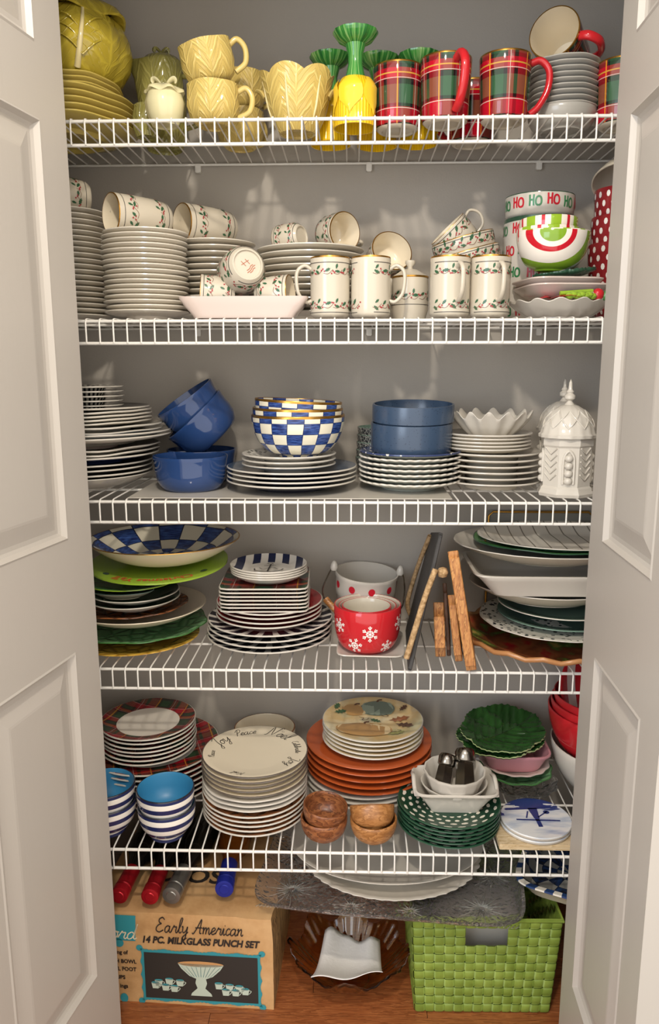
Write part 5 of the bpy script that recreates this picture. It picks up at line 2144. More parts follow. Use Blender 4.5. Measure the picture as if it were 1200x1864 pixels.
# white dotted bucket with wire handle
by = .243
bR_ = MM(57, by, Z + .08)
bk = thing('bucket_bowl', 'small white bucket bowl with red dots and a wire handle', 'bowl', (XX(660, by, Z + .07), by, Z + .002), (radians(4.5), radians(4), 0))
bz_ = .134
bkp = [(0, .004), (bR_ * .72, .004), (bR_ * .74, 0), (bR_ * .8, 0), (bR_ * .84, bz_ * .3), (bR_ * .88, bz_ * .5), (bR_ * .92, bz_ * .62), (bR_ * .95, bz_ * .64), (bR_ * .95, bz_ * .70), (bR_ * .96, bz_ * .74), (bR_ * .98, bz_ * .93), (bR_ * 1.0, bz_ * .95), (bR_ * 1.0, bz_), (bR_ * .96, bz_), (bR_ * .9, bz_ * .6), (bR_ * .78, .01), (0, .009)]
add('body', lathe('bucket_body', bkp, [M['white']], 64), bk)
it = [disc_uv((k - 5) * .046 + .012, bz_ * .83, .0078, 12, .0085) + (0,) for k in range(11)]
add('dots', decal('dots', it, map_prof([(q_[0], q_[1]) for q_ in bkp[3:12]], .0006), [M['red_print']]), bk)
for sg_ in (-1, 1):
    ear = add('ear', lathe('bucket_ear', [(0, -.008), (.007, -.006), (.009, 0), (.007, .008), (.004, .014), (0, .016)], [M['white']], 16), bk, (sg_ * (bR_ + .003), -.002, bz_ + .006))
hw_ = tube('wire_handle', catmull([(-bR_ - .004, 0, bz_ + .006), (-bR_ - .014, -.012, bz_ - .008), (-bR_ - .024, -.05, bz_ - .038), (-bR_ + .004, -.076, bz_ - .062), (0, -.086, bz_ - .070), (bR_ + .0, -.076, bz_ - .056), (bR_ + .012, -.05, bz_ - .030), (bR_ + .012, -.012, bz_ - .006), (bR_ + .004, 0, bz_ + .006)], 5), .0018, M['steel'], 6)
hd = add('wire_handle', hw_, bk)
add('grip', tube('grip', [(-bR_ - .016, -.062, bz_ - .048), (-bR_ + .006, -.078, bz_ - .064), (-.018, -.084, bz_ - .069)], .0075, M['wood_bowl_b'], 12), hd)

# boards on edge


def board(label, name, cat, p0, p1, p2, p3, thick, mat, group=None, rnd=.01, hole=None, sx=1):
    """upright board seen edge on: bottom front, bottom back, top back, top front"""
    pts = [Vector(p) for p in (p0, p1, p2, p3)]
    bm = bmesh.new()
    nrm = (pts[1] - pts[0]).cross(pts[3] - pts[0]).normalized() * thick
    vs = [bm.verts.new(p) for p in pts] + [bm.verts.new(p + nrm) for p in pts]
    for q in ((0, 1, 2, 3), (7, 6, 5, 4), (0, 4, 5, 1), (1, 5, 6, 2), (2, 6, 7, 3), (3, 7, 4, 0)):
        bm.faces.new([vs[i] for i in q])
    es = [e for e in bm.edges if {e.verts[0].index, e.verts[1].index} in ({0, 4}, {1, 5}, {2, 6}, {3, 7}) or (e.verts[0] in vs[:4]) != (e.verts[1] in vs[:4])]
    bmesh.ops.bevel(bm, geom=es, offset=rnd, segments=4, affect='EDGES')
    bmesh.ops.bevel(bm, geom=[e for e in bm.edges if e.calc_face_angle(0) > .9], offset=.0015, segments=1, affect='EDGES')
    bmesh.ops.recalc_face_normals(bm, faces=bm.faces[:])
    c = sum(pts, Vector()) / 4
    bmesh.ops.translate(bm, vec=-c, verts=bm.verts[:])
    me = bpy.data.meshes.new(name)
    bm.to_mesh(me)
    bm.free()
    me.materials.append(mat)
    o_ = add(name, me, None, c)
    if cat:
        tag(o_, label, cat, group)
    return o_


# slate board with rope handles, leaning
sb_low = PZ(738, 1228, Z + .003)
s0 = Vector((XX(742, -.012, Z), -.012, Z + .001))
s1 = Vector((XX(738, .225, Z), .225, Z + .001))
s2 = Vector((XX(785, .24, Z + .26), .24, ZY(968, .24)))
s3 = Vector((XX(800, .03, Z + .28), .03, ZY(968, .03)))
slb = board('dark slate board leaning on edge with rope handles', 'slate_board', 'board', s0, s1, s2, s3, .008, M['slate'], None, .004)
c_ = slb.location
add('rope_handle', tube('rope_handle', [Vector(p) - c_ for p in catmull([PY(793, 1036, -.012), PY(774, 1087, -.020), PY(757, 1142, -.022), PY(740, 1198, -.020)], 6)], .0058, M['rope'], 8), slb)
add('rope_handle', tube('rope_handle', [Vector(p) - c_ for p in catmull([PY(783, 975, .2), PY(765, 1020, .23), PY(750, 1065, .245), PY(742, 1100, .24), PY(750, 1125, .235)], 6)], .0052, M['rope'], 8), slb)
add('rope_knot', lathe('rope_knot', [(0, -.011), (.008, -.008), (.011, 0), (.008, .008), (0, .011)], [M['rope']], 12), slb, PY(806, 1042, -.002) - c_)
# wooden boards
b_ = lambda px0, px1, y0_, y1_, pyt: (Vector((XX(px0, y0_, Z), y0_, Z + .0005)), Vector((XX(px0 + (px1 - px0) * 0, y1_, Z), y1_, Z + .0005)), Vector((XX(px1, y1_, ZY(pyt, y1_)), y1_, ZY(pyt, y1_))), Vector((XX(px1, y0_, ZY(pyt, y0_)), y0_, ZY(pyt, y0_))))
GBd = 'wooden cutting boards on edge'
q = b_(846, 815, -.022, .16, 1003)
q[0].x += .004
board('tall olive wood cutting board nearest to the platters', 'cutting_board', 'board', q[0], q[1], q[2], q[3], .020, M['wood_board'], GBd, .014)
q = b_(793, 789, .035, .20, 1095)
board('short pale wooden board next to the slate board', 'cutting_board', 'board', q[0], q[1], q[2], q[3], .021, M['wood_board'], GBd, .03)
q = b_(814, 806, .05, .24, 1060)
board('dark brown wooden board between the paler ones', 'cutting_board', 'board', q[0], q[1], q[2], q[3], .008, M['wood_dark'], GBd, .02)
q = b_(829, 815, .02, .20, 1082)
board('middling olive wood board leaning beside the tall one', 'cutting_board', 'board', q[0], q[1], q[2], q[3], .015, M['wood_board'], GBd, .02)

# platters at the right
Ym = .155
zr = Z
rx = 985
pie = thing('pie_platter', 'brown crimped pie platter with holly print, lowest of its pile', 'platter', (XX(995, .152, Z + .02), .152, Z))
pR_ = MM(152, .152, Z + .03)
add('body', lathe('pie_platter_body', coupe_prof(pR_, .028, pR_ * .62, .005, 1.5, (0, 1, 2)), [M['pink_white'], M['brown_rim'] if 'brown_rim' in M else M['brown'], M['pie_print']], 120, ruffle(pR_, 17, .012, .003, 4)), pie)
pr_ = []
for k in range(68):
    a_ = 2 * pi * k / 68
    pr_.append((pR_ * (1.0 + .014 * cos(17 * a_)) * cos(a_), pR_ * (1.0 + .014 * cos(17 * a_)) * sin(a_), .0285 + .004 * cos(17 * a_)))
add('crust_rim', tube('crust_rim', pr_, .0065, M['crust'] if 'crust' in M else M['brown'], 8, True, .8), pie)
RR = dict(Y=.165)
oval_dish('white plate with dark floral print on the brown pie platter', 'floral_plate', 'plate', 1012, 135, 1166, None, .016, 1.5, [M['warm_white'], M['white'], M['black_speck']], 1, .5, Y=.160, fn=lambda R: scallop(R, 60, .006))
for k in range(2):
    oval_dish(('lower', 'upper')[k] + ' grey green plate of two in the platter pile', 'green_plate', 'plate', 1020, 112, 1147 - 20 * k, None, .020, 1.5, [M['grey_green'], M['white'] if k else M['grey_green'], M['grey_green']], 1, .5, Y=.165, group='grey green plates')
oval_dish('white deep bowl in the middle of the platter pile', 'white_bowl', 'bowl', 998, 141, 1090, None, .036, 1.4, LW, .85, .55, Y=.165)
oval_dish('white rimmed plate lying inside the deep white bowl', 'white_plate', 'plate', 1040, 128, 1081, None, .020, 1.6, [M['grey_white'], M['white'], M['dark_navy']], .85, .5, Y=.165)
zt4 = .908 - .047
ax4 = MM(150, .15, zt4)
td4 = [(0, .003), (.70, .003), (.72, 0), (.76, 0), (.80, .008), (.93, .034), (1.0, .044), (1.0, .047), (.96, .047), (.78, .012), (.7, .007), (0, .007)]
o = add('serving_tray', lathe('rect_tray', td4, [M['white']], 96, sq(9, ax4, .112), 45), None, (XX(868, .0, .908) + ax4, .118, zt4), (0, 0, 0))
tag(o, 'white rectangular serving tray with sloping sides in the platter pile', 'tray')
oval_dish('large white embossed bowl under the green platter', 'white_bowl', 'bowl', 1000, 168, 1016, None, .036, 1.5, LW, .80, .5, Y=.165, fn=lambda R: scallop(R, 90, .004))
oval_dish('dark green ruffled platter below the ridged white dish', 'green_platter', 'platter', 1018, 152, 1008, None, .016, 1.5, [M['dark_green'], M['dark_green'], M['green']], .8, .5, Y=.168, fn=lambda R: wobble(R, .008, random.Random(2)))
oval_dish('ridged white oval dish topping the platter pile', 'ridged_dish', 'dish', 1026, 152, 1000, None, .022, 1.5, [M['grey_green'], M['white'], M['ridge']] if 'ridge' in M else LW, .8, .5, Y=.170)

# grey framed tray leaning at the back wall, between the shelves
g0, g1 = XX(884, .295, Z + .1), XX(1075, .295, Z + .1)
gz0, gz1 = Z + .003, ZY(928, .3)
gt = thing('grey_tray', 'grey tray with a thin gold rim leaning on the back wall behind platters', 'tray', ((g0 + g1) / 2, .302, (gz0 + gz1) / 2))
hw4, hh4 = (g1 - g0) / 2, (gz1 - gz0) / 2
add('panel', bevel_box('grey_tray_panel', (-hw4, hw4, -.002, .003, -hh4, hh4), M['tray_grey'] if 'tray_grey' in M else M['grey_green'], .0015), gt)
loop = [(-hw4 + .012, -.003, -hh4 + .003), (hw4 - .012, -.003, -hh4 + .003), (hw4 - .003, -.003, -hh4 + .012), (hw4 - .003, -.003, hh4 - .012), (hw4 - .012, -.003, hh4 - .003), (-hw4 + .012, -.003, hh4 - .003), (-hw4 + .003, -.003, hh4 - .012), (-hw4 + .003, -.003, -hh4 + .012)]
add('gold_rim', tube('gold_rim', loop, .0026, M['gold'], 8, True), gt)

# ================================================================== lowest shelf
Z = ZS[4]
KW = [M['charcoal'], M['white'], M['charcoal']]
# tartan plates
Yp5 = .168
z5 = pile('dinner_plate', 'large tartan-rimmed dinner plate', 'of seven below the smaller tartan plates', 'large tartan-rimmed plates', 284, 117, Yp5, Z, 1397, 7, [M['charcoal'], M['white'], M['plaid_plate_l']], .020, .0125, well=.68)
z5 = pile('salad_plate', 'small tartan-rimmed plate', 'of seven on the larger tartan plates', 'small tartan-rimmed plates', 272, 86, Yp5 - .012, z5, 1352, 7, [M['charcoal'], M['white'], M['plaid_plate_s']], .016, .0095, well=.66)

# striped bowls
GSt = 'navy striped bowls with turquoise inside'
f5 = PZ(304, 1535, Z)
sR5 = MM(52.5, f5.y + .03, Z + .06)
sH5 = .068
yc5 = f5.y + sR5 * .58
spf = [(0, .006), (sR5 * .50, .006), (sR5 * .52, 0), (sR5 * .58, 0), (sR5 * .56, .007), (sR5 * .72, .013), (sR5 * .88, .026), (sR5 * .97, .042), (sR5, sH5 - .002, 0), (sR5 * .985, sH5, 1), (sR5 * .955, sH5, 1), (sR5 * .93, sH5 - .004, 2), (sR5 * .9, .04, 2), (sR5 * .8, .027, 2), (sR5 * .6, .014, 2), (0, .012, 2)]
sme5 = lathe('stripe_bowl', spf, [M['blue_stripe'], M['dark_navy'], M['turquoise']], 64)
for px, dy, side in ((304, 0, 'beside the white lettered plates'), (197, .012, 'next to the open door')):
    for k in range(2):
        o = add('stripe_bowl', sme5, None, (XX(px, yc5 + dy, Z + .05) - .001 * k, yc5 + dy, Z + .037 * k), (radians(1.2 * k), 0, .5 * k))
        tag(o, ('lower', 'upper')[k] + ' navy striped bowl of the pair ' + side, 'bowl', GSt)

# lettered plates
xn, Yn5, Rn5 = place(466, 95, 1524, Z, .016)
s5 = (ZY(1421, Yn5 - Rn5) - (Z + .018)) / 12
GNo = 'white plates under the lettered plate'
prn5 = lambda s_, mm: plate_prof(Rn5, s_, .015, .0034, .62, (0, 1, 2))
me = lathe('cream_plate', prn5(s5, 0), [M['warm_white'], M['white'], M['brown_relief']], 56)
z5, _ = stack(me, 'salad_plate', 'plate', 'white plate', 'of five at the bottom of lettered pile', 'white plates at the bottom of lettered pile', xn, Yn5, Z, 5, s5, .0014)
me = lathe('wavy_white', prn5(s5, 0), [M['white'], M['white'], M['white']], 64, wobble(Rn5, .012, random.Random(6)))
z5, _ = stack(me, 'wavy_plate', 'plate', 'white wavy plate', 'of three in the lettered pile', 'white wavy plates in the lettered pile', xn, Yn5, z5 + .002, 3, s5, .0008, .5)
me = lathe('cream_plate', prn5(s5, 0), [M['cream'], M['line_edge'], M['cream']], 56)
z5, nobs = stack(me, 'dessert_plate', 'plate', 'cream plate with thin dark edge', 'of the lettered pile', 'cream plates with dark edges', xn, Yn5, z5 + .0008, 5, s5, .0012, 0.0)
it = []


def arc_words(words_, R):
    out = []
    for text, ang, h, w in words_:
        si, _ = script_items(text, 0, 0, h, w, 0, .25, 3)
        L = script_width(text, h)
        for V_, F_, m_ in si:
            vv = []
            for u, v in V_:
                a_ = ang - (u - L / 2) / R
                r = R + v - h * .3
                vv.append((r * cos(a_), r * sin(a_)))
            out.append((vv, F_, 0))
    return out


it = arc_words([('Joy', radians(153), .029, .0016), ('Peace', radians(112), .021, .0013), ('Noel', radians(62), .029, .0016), ('Celebrate', radians(15), .013, .001), ('Joy', radians(-25), .024, .0013), ('Peace', radians(188), .013, .0009), ('Noel', radians(255), .012, .0008)], Rn5 * .80)
it.append(disc_uv(Rn5 * .8 * cos(radians(53)), Rn5 * .8 * sin(radians(53)) + .014, .0009, 6) + (0,))
it.append(disc_uv(Rn5 * .8 * cos(radians(55)) - .001, Rn5 * .8 * sin(radians(55)) + .014, .0009, 6) + (0,))


def on_plate(R, s_, h_, t_, well_):
    def f(u, v):
        r = hypot(u, v)
        w0 = well_ * R
        rm = (well_ * .4 + .6) * R
        if r < w0:
            z_ = s_ + .001
        elif r < rm:
            z_ = s_ + .001 + (r - w0) / (rm - w0) * ((h_ - s_ + t_) * .46 - .001)
        else:
            z_ = s_ + (h_ - s_ + t_) * .46 + (r - rm) / (R - rm) * (h_ - s_ + t_) * .54
        return (u, v, z_ + .0007)
    return f


add('script_lettering', decal('script_lettering', it, on_plate(Rn5, s5, .015, .0034, .62), [M['black_print']]), nobs[-1])

# brown-rimmed bowl peeking over the lettered plates
Ybr = .232
rbr = MM(56, Ybr, Z + .15)
hb = ZY(1352, Ybr - rbr) - Z
o = add('rimmed_bowl', lathe('rimmed_bowl', bowl_prof(rbr, hb, rbr * .5, .004, 2.0, (0, 1, 0)), [M['cream'], M['brown']], 56), None, (XX(482, Ybr, Z + hb), Ybr, Z))
tag(o, 'cream bowl with a brown rim peeking over the lettered plates', 'bowl')

# pumpkin, orange and grey plates
xg, Yg, Rg = place(664, 108, 1463, Z, .018)
Yg = min(Yg, .168)
z5 = pile('dinner_plate', 'pale grey dotted-rim dinner plate', 'of three below the orange plates', 'pale grey dinner plates', 664, 108, Yg, Z, 1446, 3, [M['grey_white'], M['grey_white'], M['grey_white']], .018, .012)
z5 = pile('dinner_plate', 'burnt orange plate', 'of five below the pumpkin plates', 'burnt orange plates', 671, 113, Yg, z5, 1391, 5, [M['orange'], M['orange'], M['orange']], .020, .0145)
z5 = pile('salad_plate', 'pumpkin and leaf print salad plate', 'of five on the orange plates', 'pumpkin print salad plates', 679, 91, Yg - .006, z5, 1346, 5, [M['white'], M['white'], M['pumpkin']], .016, .0098, rot=0.0)

top = [o_ for o_ in SC.objects if o_.name.startswith('salad_plate')][-1]
sp5 = top.data
pit = []


def pumpkin_items(x0, y0, w0, h0, body, edge, lobes=5):
    out_ = [disc_uv(x0, y0, w0, 28, h0) + (edge,)]
    for k in range(lobes):
        f_ = (k - (lobes - 1) / 2) / lobes * 2
        out_.append(disc_uv(x0 + f_ * w0 * .82, y0, w0 * .26, 18, h0 * (.93 - .25 * f_ * f_)) + (body,))
    out_.append(ribbon_uv([(x0, y0 + h0 * .8), (x0 + .004, y0 + h0 * 1.1), (x0 + .012, y0 + h0 * 1.15)], .005, 3) + (5,))
    return out_


pit += pumpkin_items(-.040, .052, .030, .024, 2, 3, 5)
pit += pumpkin_items(.012, .060, .040, .032, 0, 1, 5)
pit += pumpkin_items(-.020, -.042, .062, .034, 2, 3, 6)
OAK = [(0, 0), (.2, .06), (.25, .2), (.4, .1), (.5, .28), (.62, .12), (.78, .22), (.85, .08), (1, 0), (.85, -.08), (.78, -.22), (.62, -.12), (.5, -.28), (.4, -.1), (.25, -.2), (.2, -.06)]
for (x_, y_, s_, a_, m_) in ((.035, .005, .05, .2, 4), (.05, -.01, .045, -.5, 5), (.062, .045, .03, .9, 5), (.02, -.005, .03, 2.6, 6), (-.088, .03, .034, .5, 6), (-.085, .045, .03, 1.3, 6), (.03, -.066, .04, .3, 7), (-.05, -.05, .012, .3, 5)):
    pit.append(leaf_uv(x_, y_, s_, a_, OAK) + (m_,))
for st in ([(-.03, .02), (-.02, .014), (-.024, .006), (-.014, .006), (-.008, .014)], [(.02, .03), (.028, .022), (.036, .026), (.03, .034)], [(.04, -.05), (.05, -.058), (.06, -.05), (.052, -.044)]):
    pit.append(ribbon_uv(st, .0016, 5) + (5,))
pz = max(v_.co.z for v_ in sp5.vertices if hypot(v_.co.x, v_.co.y) < .01)
PM = [M['p_' + str(k)] for k in range(8)]
lay_z = {}
pv, pf, pm_ = [], [], []
for k, (V_, F_, m_) in enumerate(pit):
    o_ = len(pv)
    pv += [(u, v, pz + .0012 + max(0, hypot(u, v) - .058) * .17 + .00004 * k) for u, v in V_]
    pf += [tuple(i + o_ for i in q_) for q_ in F_]
    pm_ += [m_] * len(F_)
add('pumpkin_print', mesh('pumpkin_print', pv, pf, PM, pm_, False), top)

# wooden bowls
GWb = 'small turned wooden bowls'
for px, base, wood, up, labs in ((590, 1540, 'wood_bowl_a', (.10, -.06, 1), ('lower dark wooden bowl beside the white lettered plates', 'upper dark wooden bowl tipped inside its twin')),
                                 (680, 1543, 'wood_bowl_b', (-.04, .50, .86), ('lower pale wooden bowl beside the green speckled plates', 'upper pale wooden bowl tipped backward in its twin'))):
    fw = PZ(px, base - 3, Z)
    Rw = MM(43, fw.y + .02, Z + .04)
    yw = fw.y + Rw * .55
    wme = lathe('wooden_bowl', bowl_prof(Rw, .046, Rw * .5, .0045, 2.1), [M[wood]], 56)
    o = add('wooden_bowl', wme, None, (XX(px, yw, Z + .03), yw, Z), (0, 0, 1.0))
    tag(o, labs[0], 'bowl', GWb)
    o = add('wooden_bowl', wme)
    lay(o, up, Vector((XX(px, yw, Z + .06) - .001, yw - (.016 if up[1] > .3 else 0), Z + (.029 if up[1] < .3 else .031))), 2.0)
    o.scale = (.95, .95, .95)
    tag(o, labs[1], 'bowl', GWb)

# green speckled plates with white dishes
xgp, Ygp, Rgp = place(816, 92, 1546, Z, .016)
s5g = (ZY(1506, Ygp - Rgp) - (Z + .018)) / 5
me = lathe('speckled_plate', plate_prof(Rgp, max(s5g, .0085), .015, .0034, .66, (0, 1, 2)), [M['dark_green'], M['dark_green'], M['green_speck']], 56)
z5, _ = stack(me, 'salad_plate', 'plate', 'dark green plate with white tree print', 'of six below the white dishes', 'dark green tree print plates', xgp, Ygp, Z, 6, max(s5g, .0085), .0013)
xr, Yr5 = XX(826, Ygp, z5 + .03), Ygp + .0
rR5 = MM(64, Ygp, z5 + .03)
rd = [(a_, b_2 * 1.15) for a_, b_2 in [(0, .003), (.55, .003), (.57, 0), (.62, 0), (.66, .006), (.86, .028), (1.0, .040), (1.04, .041), (1.045, .044), (1.0, .045), (.82, .028), (.62, .010), (0, .008)]]
hd5 = MM(74, Ygp, z5 + .04) / 1.045
ret = thing('rect_dish', 'white rectangular dish with flared handles on the green plates', 'dish', (xr, Yr5, z5), (0, 0, .0))
add('body', lathe('rect_dish_body', rd, [M['white']], 96, sq(8, hd5, hd5 * .72), 40), ret)
for sg_ in (-1, 1):
    pts = [(sg_ * hd5 * 1.0, -hd5 * .55, .043), (sg_ * hd5 * 1.03, -hd5 * .3, .050), (sg_ * hd5 * 1.03, 0, .058), (sg_ * hd5 * 1.03, hd5 * .3, .050), (sg_ * hd5 * 1.0, hd5 * .55, .043)]
    add('scroll_handle', tube('scroll_handle', catmull(pts, 5), .0045, M['white'], 8), ret)
ro5 = MM(60, Ygp, z5 + .05)
o = add('oval_dish', lathe('oval_dish', coupe_prof(ro5, .034, ro5 * .55, .004, 1.5), [M['white']], 72, lambda r, zz_, th, i: (r * cos(th), r * .80 * sin(th), zz_ + .004 * (r / ro5) ** 3 * cos(2 * th))), None, (xr, Yr5 - .002, z5 + .0125))
tag(o, 'white oval dish nested between the rectangular dish and faceted ramekin', 'dish')
rm5 = MM(56, Ygp, z5 + .06)


def facet(r, zz_, th, i):
    k = cos(pi / 14) / cos((th % (pi / 7)) - pi / 14)
    k = 1 + (k - 1) * .9
    return (r * k * cos(th), r * k * sin(th), zz_)


rmz = z5 + .030
rp = [(0, .003), (rm5 * .66, .003), (rm5 * .68, 0), (rm5 * .72, 0), (rm5 * .8, .012), (rm5 * .96, .040), (rm5 * 1.0, .045), (rm5 * 1.0, .048), (rm5 * .95, .048), (rm5 * .9, .040), (rm5 * .74, .012), (rm5 * .6, .007), (0, .007)]
o = add('ramekin', lathe('ramekin', rp, [M['white']], 84, facet, 30), None, (XX(827, Ygp, rmz + .04), Yr5 - .004, rmz))
tag(o, 'white faceted ramekin holding two metal shakers', 'ramekin')


def shaker(label, loc, axis, s_):
    r = thing('shaker', label, 'shaker', loc, (0, 0, 0), 'salt and pepper shakers')

    def hexa(r_, zz_, th, i):
        k = cos(pi / 6) / cos((th % (pi / 3)) - pi / 6)
        return (r_ * k * cos(th), r_ * k * sin(th), zz_)
    add('body', lathe('shaker_body', [(0, 0), (.015 * s_, 0), (.016 * s_, .003), (.0135 * s_, .036 * s_), (.012 * s_, .040 * s_), (0, .041 * s_)], [M['chrome_dark']], 48, hexa, 25), r)
    add('cap', lathe('shaker_cap', [(.0115 * s_, .039 * s_), (.0145 * s_, .042 * s_), (.0145 * s_, .054 * s_), (.012 * s_, .0585 * s_), (0, .060 * s_)], [M['chrome_dark']], 32), r)
    lay(r, axis, loc, .3)
    return r


shaker('metal shaker leaning in the ramekin, the larger one', Vector((XX(840, Ygp, rmz) + .004, Ygp - .026, rmz + .010)), (.06, .60, .80), 1.45)
shaker('metal shaker leaning in the ramekin, the smaller one', Vector((XX(812, Ygp, rmz) - .012, Ygp - .022, rmz + .010)), (.24, .62, .75), 1.25)

# leaf plates pile
Yv = .175
xv = XX(935, Yv, Z + .05)
gd = MM(62, Yv, Z + .02)
zz = Z
o = add('glass_dish', lathe('glass_dish', coupe_prof(gd, .026, gd * .5, .004, 1.5), [M['cutglass']], 72, scallop(gd, 12, .03)), None, (XX(950, Yv - .02, Z + .02), Yv - .02, zz))
tag(o, 'pressed glass dish at the bottom of the leaf plate pile', 'dish')
rg5 = MM(66, Yv, Z + .04)
oval_dish('scalloped light green plate on the pressed glass dish', 'green_plate', 'plate', 938, 66, 0, Z + .028, .018, 1.5, [M['green'], M['green'], M['leaf_sage']], 1, .5, Y=Yv, fn=lambda R: scallop(R, 10, .03))
oval_dish('pale pink embossed plate below the pink dish', 'pink_plate', 'plate', 936, 63, 0, Z + .048, .016, 1.5, [M['pink_white'], M['pink_white'], M['pink_white']], 1, .5, Y=Yv, fn=lambda R: scallop(R, 14, .02))
pk5 = MM(60, Yv, Z + .09)
zpk = Z + .058
o = add('pink_dish', lathe('pink_dish', [(0, .003), (.62, .003), (.64, 0), (.70, 0), (.78, .008), (.95, .034), (1.04, .041), (1.04, .045), (.98, .045), (.9, .034), (.7, .010), (0, .008)], [M['pink']], 96, sq(5, pk5, pk5 * .8), 50), None, (XX(932, Yv, zpk + .03), Yv - .004, zpk))
tag(o, 'rose pink dish with sloping sides under the leaf plates', 'dish')
llw = MM(79, Yv, Z + .13)
lme = leaf_dish_mesh('leaf_plate', llw, llw * .82, [M['leaf_plate'], M['leaf_edge'] if 'leaf_edge' in M else M['green']], 7, .020, .09, .004, .0035)
for k in range(2):
    o = add('leaf_plate', lme, None, (XX(913 if k else 911, Yv, Z + .13), Yv - .004, zpk + .046 + .017 * k), (radians(7 + 3 * k), radians(-2), .35 + .25 * k))
    tag(o, ('lower', 'upper')[k] + ' dark green veined leaf plate above the pink dish', 'plate', 'dark green veined leaf plates')

# delft trivets on a wooden box
bx0, bx1 = XX(908, -.055, Z + .01), XX(1046, -.055, Z + .01)
o = add('wooden_box', bevel_box('wooden_box', (bx0, bx1, -.066, .055, Z, Z + .012), M['wood_pale'], .0015))
tag(o, 'flat pale wooden box under the blue windmill trivets', 'box')
dx5, dY, dR = place(975, 63, 1530, Z + .012, .012)
dY = max(dY, -.005)
for k in range(2):
    t_ = thing('trivet', ('lower', 'upper')[k] + ' round blue and white trivet, ' + ('mostly hidden by its twin' if k == 0 else 'with a painted windmill'), 'trivet', (dx5 + .001 * k, dY, Z + .012 + .0085 * k), (0, 0, .05 * k), 'round windmill trivets')
    add('body', lathe('trivet_body', [(0, 0, 1), (dR * .96, 0, 1), (dR * .985, .001, 1), (dR, .003, 1), (dR, .006, 1), (dR * .985, .008, 0), (0, .008, 0)], [M['delft'], M['rim_dark'] if 'rim_dark' in M else M['white']], 64), t_)
    if k:
        it = [([(-.008, .03), (.010, .03), (.006, -.004), (-.004, -.004)], [(0, 1, 2, 3)], 0), ([(-.003, -.004), (.005, -.004), (.005, -.03), (-.003, -.03)], [(0, 1, 2, 3)], 0),
              ribbon_uv([(-.038, -.006), (.042, -.012)], .004, 1) + (0,), ribbon_uv([(-.018, -.002), (-.010, .02)], .0028, 1) + (0,), ribbon_uv([(.004, .0), (.026, .018)], .0028, 1) + (0,), ribbon_uv([(-.05, .028), (.05, .032)], .007, 2) + (0,),
              disc_uv(.024, .016, .006, 10) + (0,)]
        add('windmill_print', decal('windmill_print', it, lambda u, v: (u * dR / .065, v * dR / .065, .0085), [M['delft_blue'] if 'delft_blue' in M else M['navy']]), t_)

# red bowls by the door in a white basin
Yz = .165
wbR = MM(112, Yz, Z + .12)
xz = XX(1120, Yz, Z + .12)
o = add('white_basin', lathe('white_basin', bowl_prof(wbR, .115, wbR * .5, .004, 1.7), [M['grey_white']], 56), None, (xz, Yz, Z))
tag(o, 'large white bowl half hidden by the door, holding red bowls', 'bowl')
rbR = MM(104, Yz, Z + .2)
for k in range(3):
    me = lathe('red_bowl', bowl_prof(rbR * (1 - .045 * k), .12, rbR * .48, .004, 1.75), [M['red']], 56) if True else None
    o = add('red_bowl', me, None, (XX(1106, Yz, Z + .18), Yz, Z + .075 + .016 * k))
    tag(o, ('lowest', 'middle', 'topmost')[k] + ' glossy red bowl in the white bowl beside the door', 'bowl', 'glossy red bowls')
me = lathe('striped_dish', coupe_prof(rbR * .78, .045, rbR * .4, .004, 1.5), [M['red_stripe'] if 'red_stripe' in M else M['red']], 56)
o = add('striped_dish', me, None, (XX(1102, Yz, Z + .2) , Yz + .045, Z + .215), (radians(62), 0, 0))
tag(o, 'red and white striped dish standing on edge in the red bowls', 'dish')

# ================================================================== floor of the closet
# cardboard box
br = PZ(499, 1838, 0)
bl = PZ(213, 1821, 0)
dv = (br - bl)
yaw_b = atan2(dv.y, dv.x)
BL, BD, BH = .375, .275, .214
bo = br - Vector((cos(yaw_b), sin(yaw_b), 0)) * BL
cb = thing('cardboard_box', 'worn cardboard carton lettered Early American with a punch bowl picture', 'box', bo, (0, 0, yaw_b))
bm = bmesh.new()
v, f = box(0, BL, 0, BD, .0, BH)
vs = [bm.verts.new(p) for p in v]
fs = [bm.faces.new([vs[i] for i in q]) for q in f]
bmesh.ops.subdivide_edges(bm, edges=bm.edges[:], cuts=14, use_grid_fill=True)
rg = random.Random(4)
for vv in bm.verts:
    x_, y_, z_ = vv.co
    e = 0
    if z_ > BH * .8 and x_ > BL * .85:
        e = .004
    vv.co += Vector((rg.uniform(-.4, .4) * .001 - (e * rg.random()), rg.uniform(-.3, .3) * .001, -rg.random() * .0012 - e * rg.random() if z_ > .02 else 0))
bm.normal_update()
me = bpy.data.meshes.new('carton')
for fc in bm.faces:
    fc.smooth = True
    fc.material_index = 1 if fc.calc_center_median().x > BL - .006 and abs(fc.normal.x) > .7 else 0
bm.to_mesh(me)
bm.free()
me.materials.append(M['cardboard'])
me.materials.append(M['cardside'])
me.set_sharp_from_angle(angle=radians(40))
add('carton', me, cb)
fr = lambda u, v: (u, -.0016, v)
sc_x = BL / (499 - 172)


def bu(px, py):
    """pixel on the box front -> (u, v) on that face"""
    p = ray(px, py)
    n_ = Vector((-sin(yaw_b), cos(yaw_b), 0))
    t_ = (bo - CAM).dot(n_) / p.dot(n_)
    q_ = CAM + p * t_ - bo
    return (q_.x * cos(yaw_b) + q_.y * sin(yaw_b), q_.z)


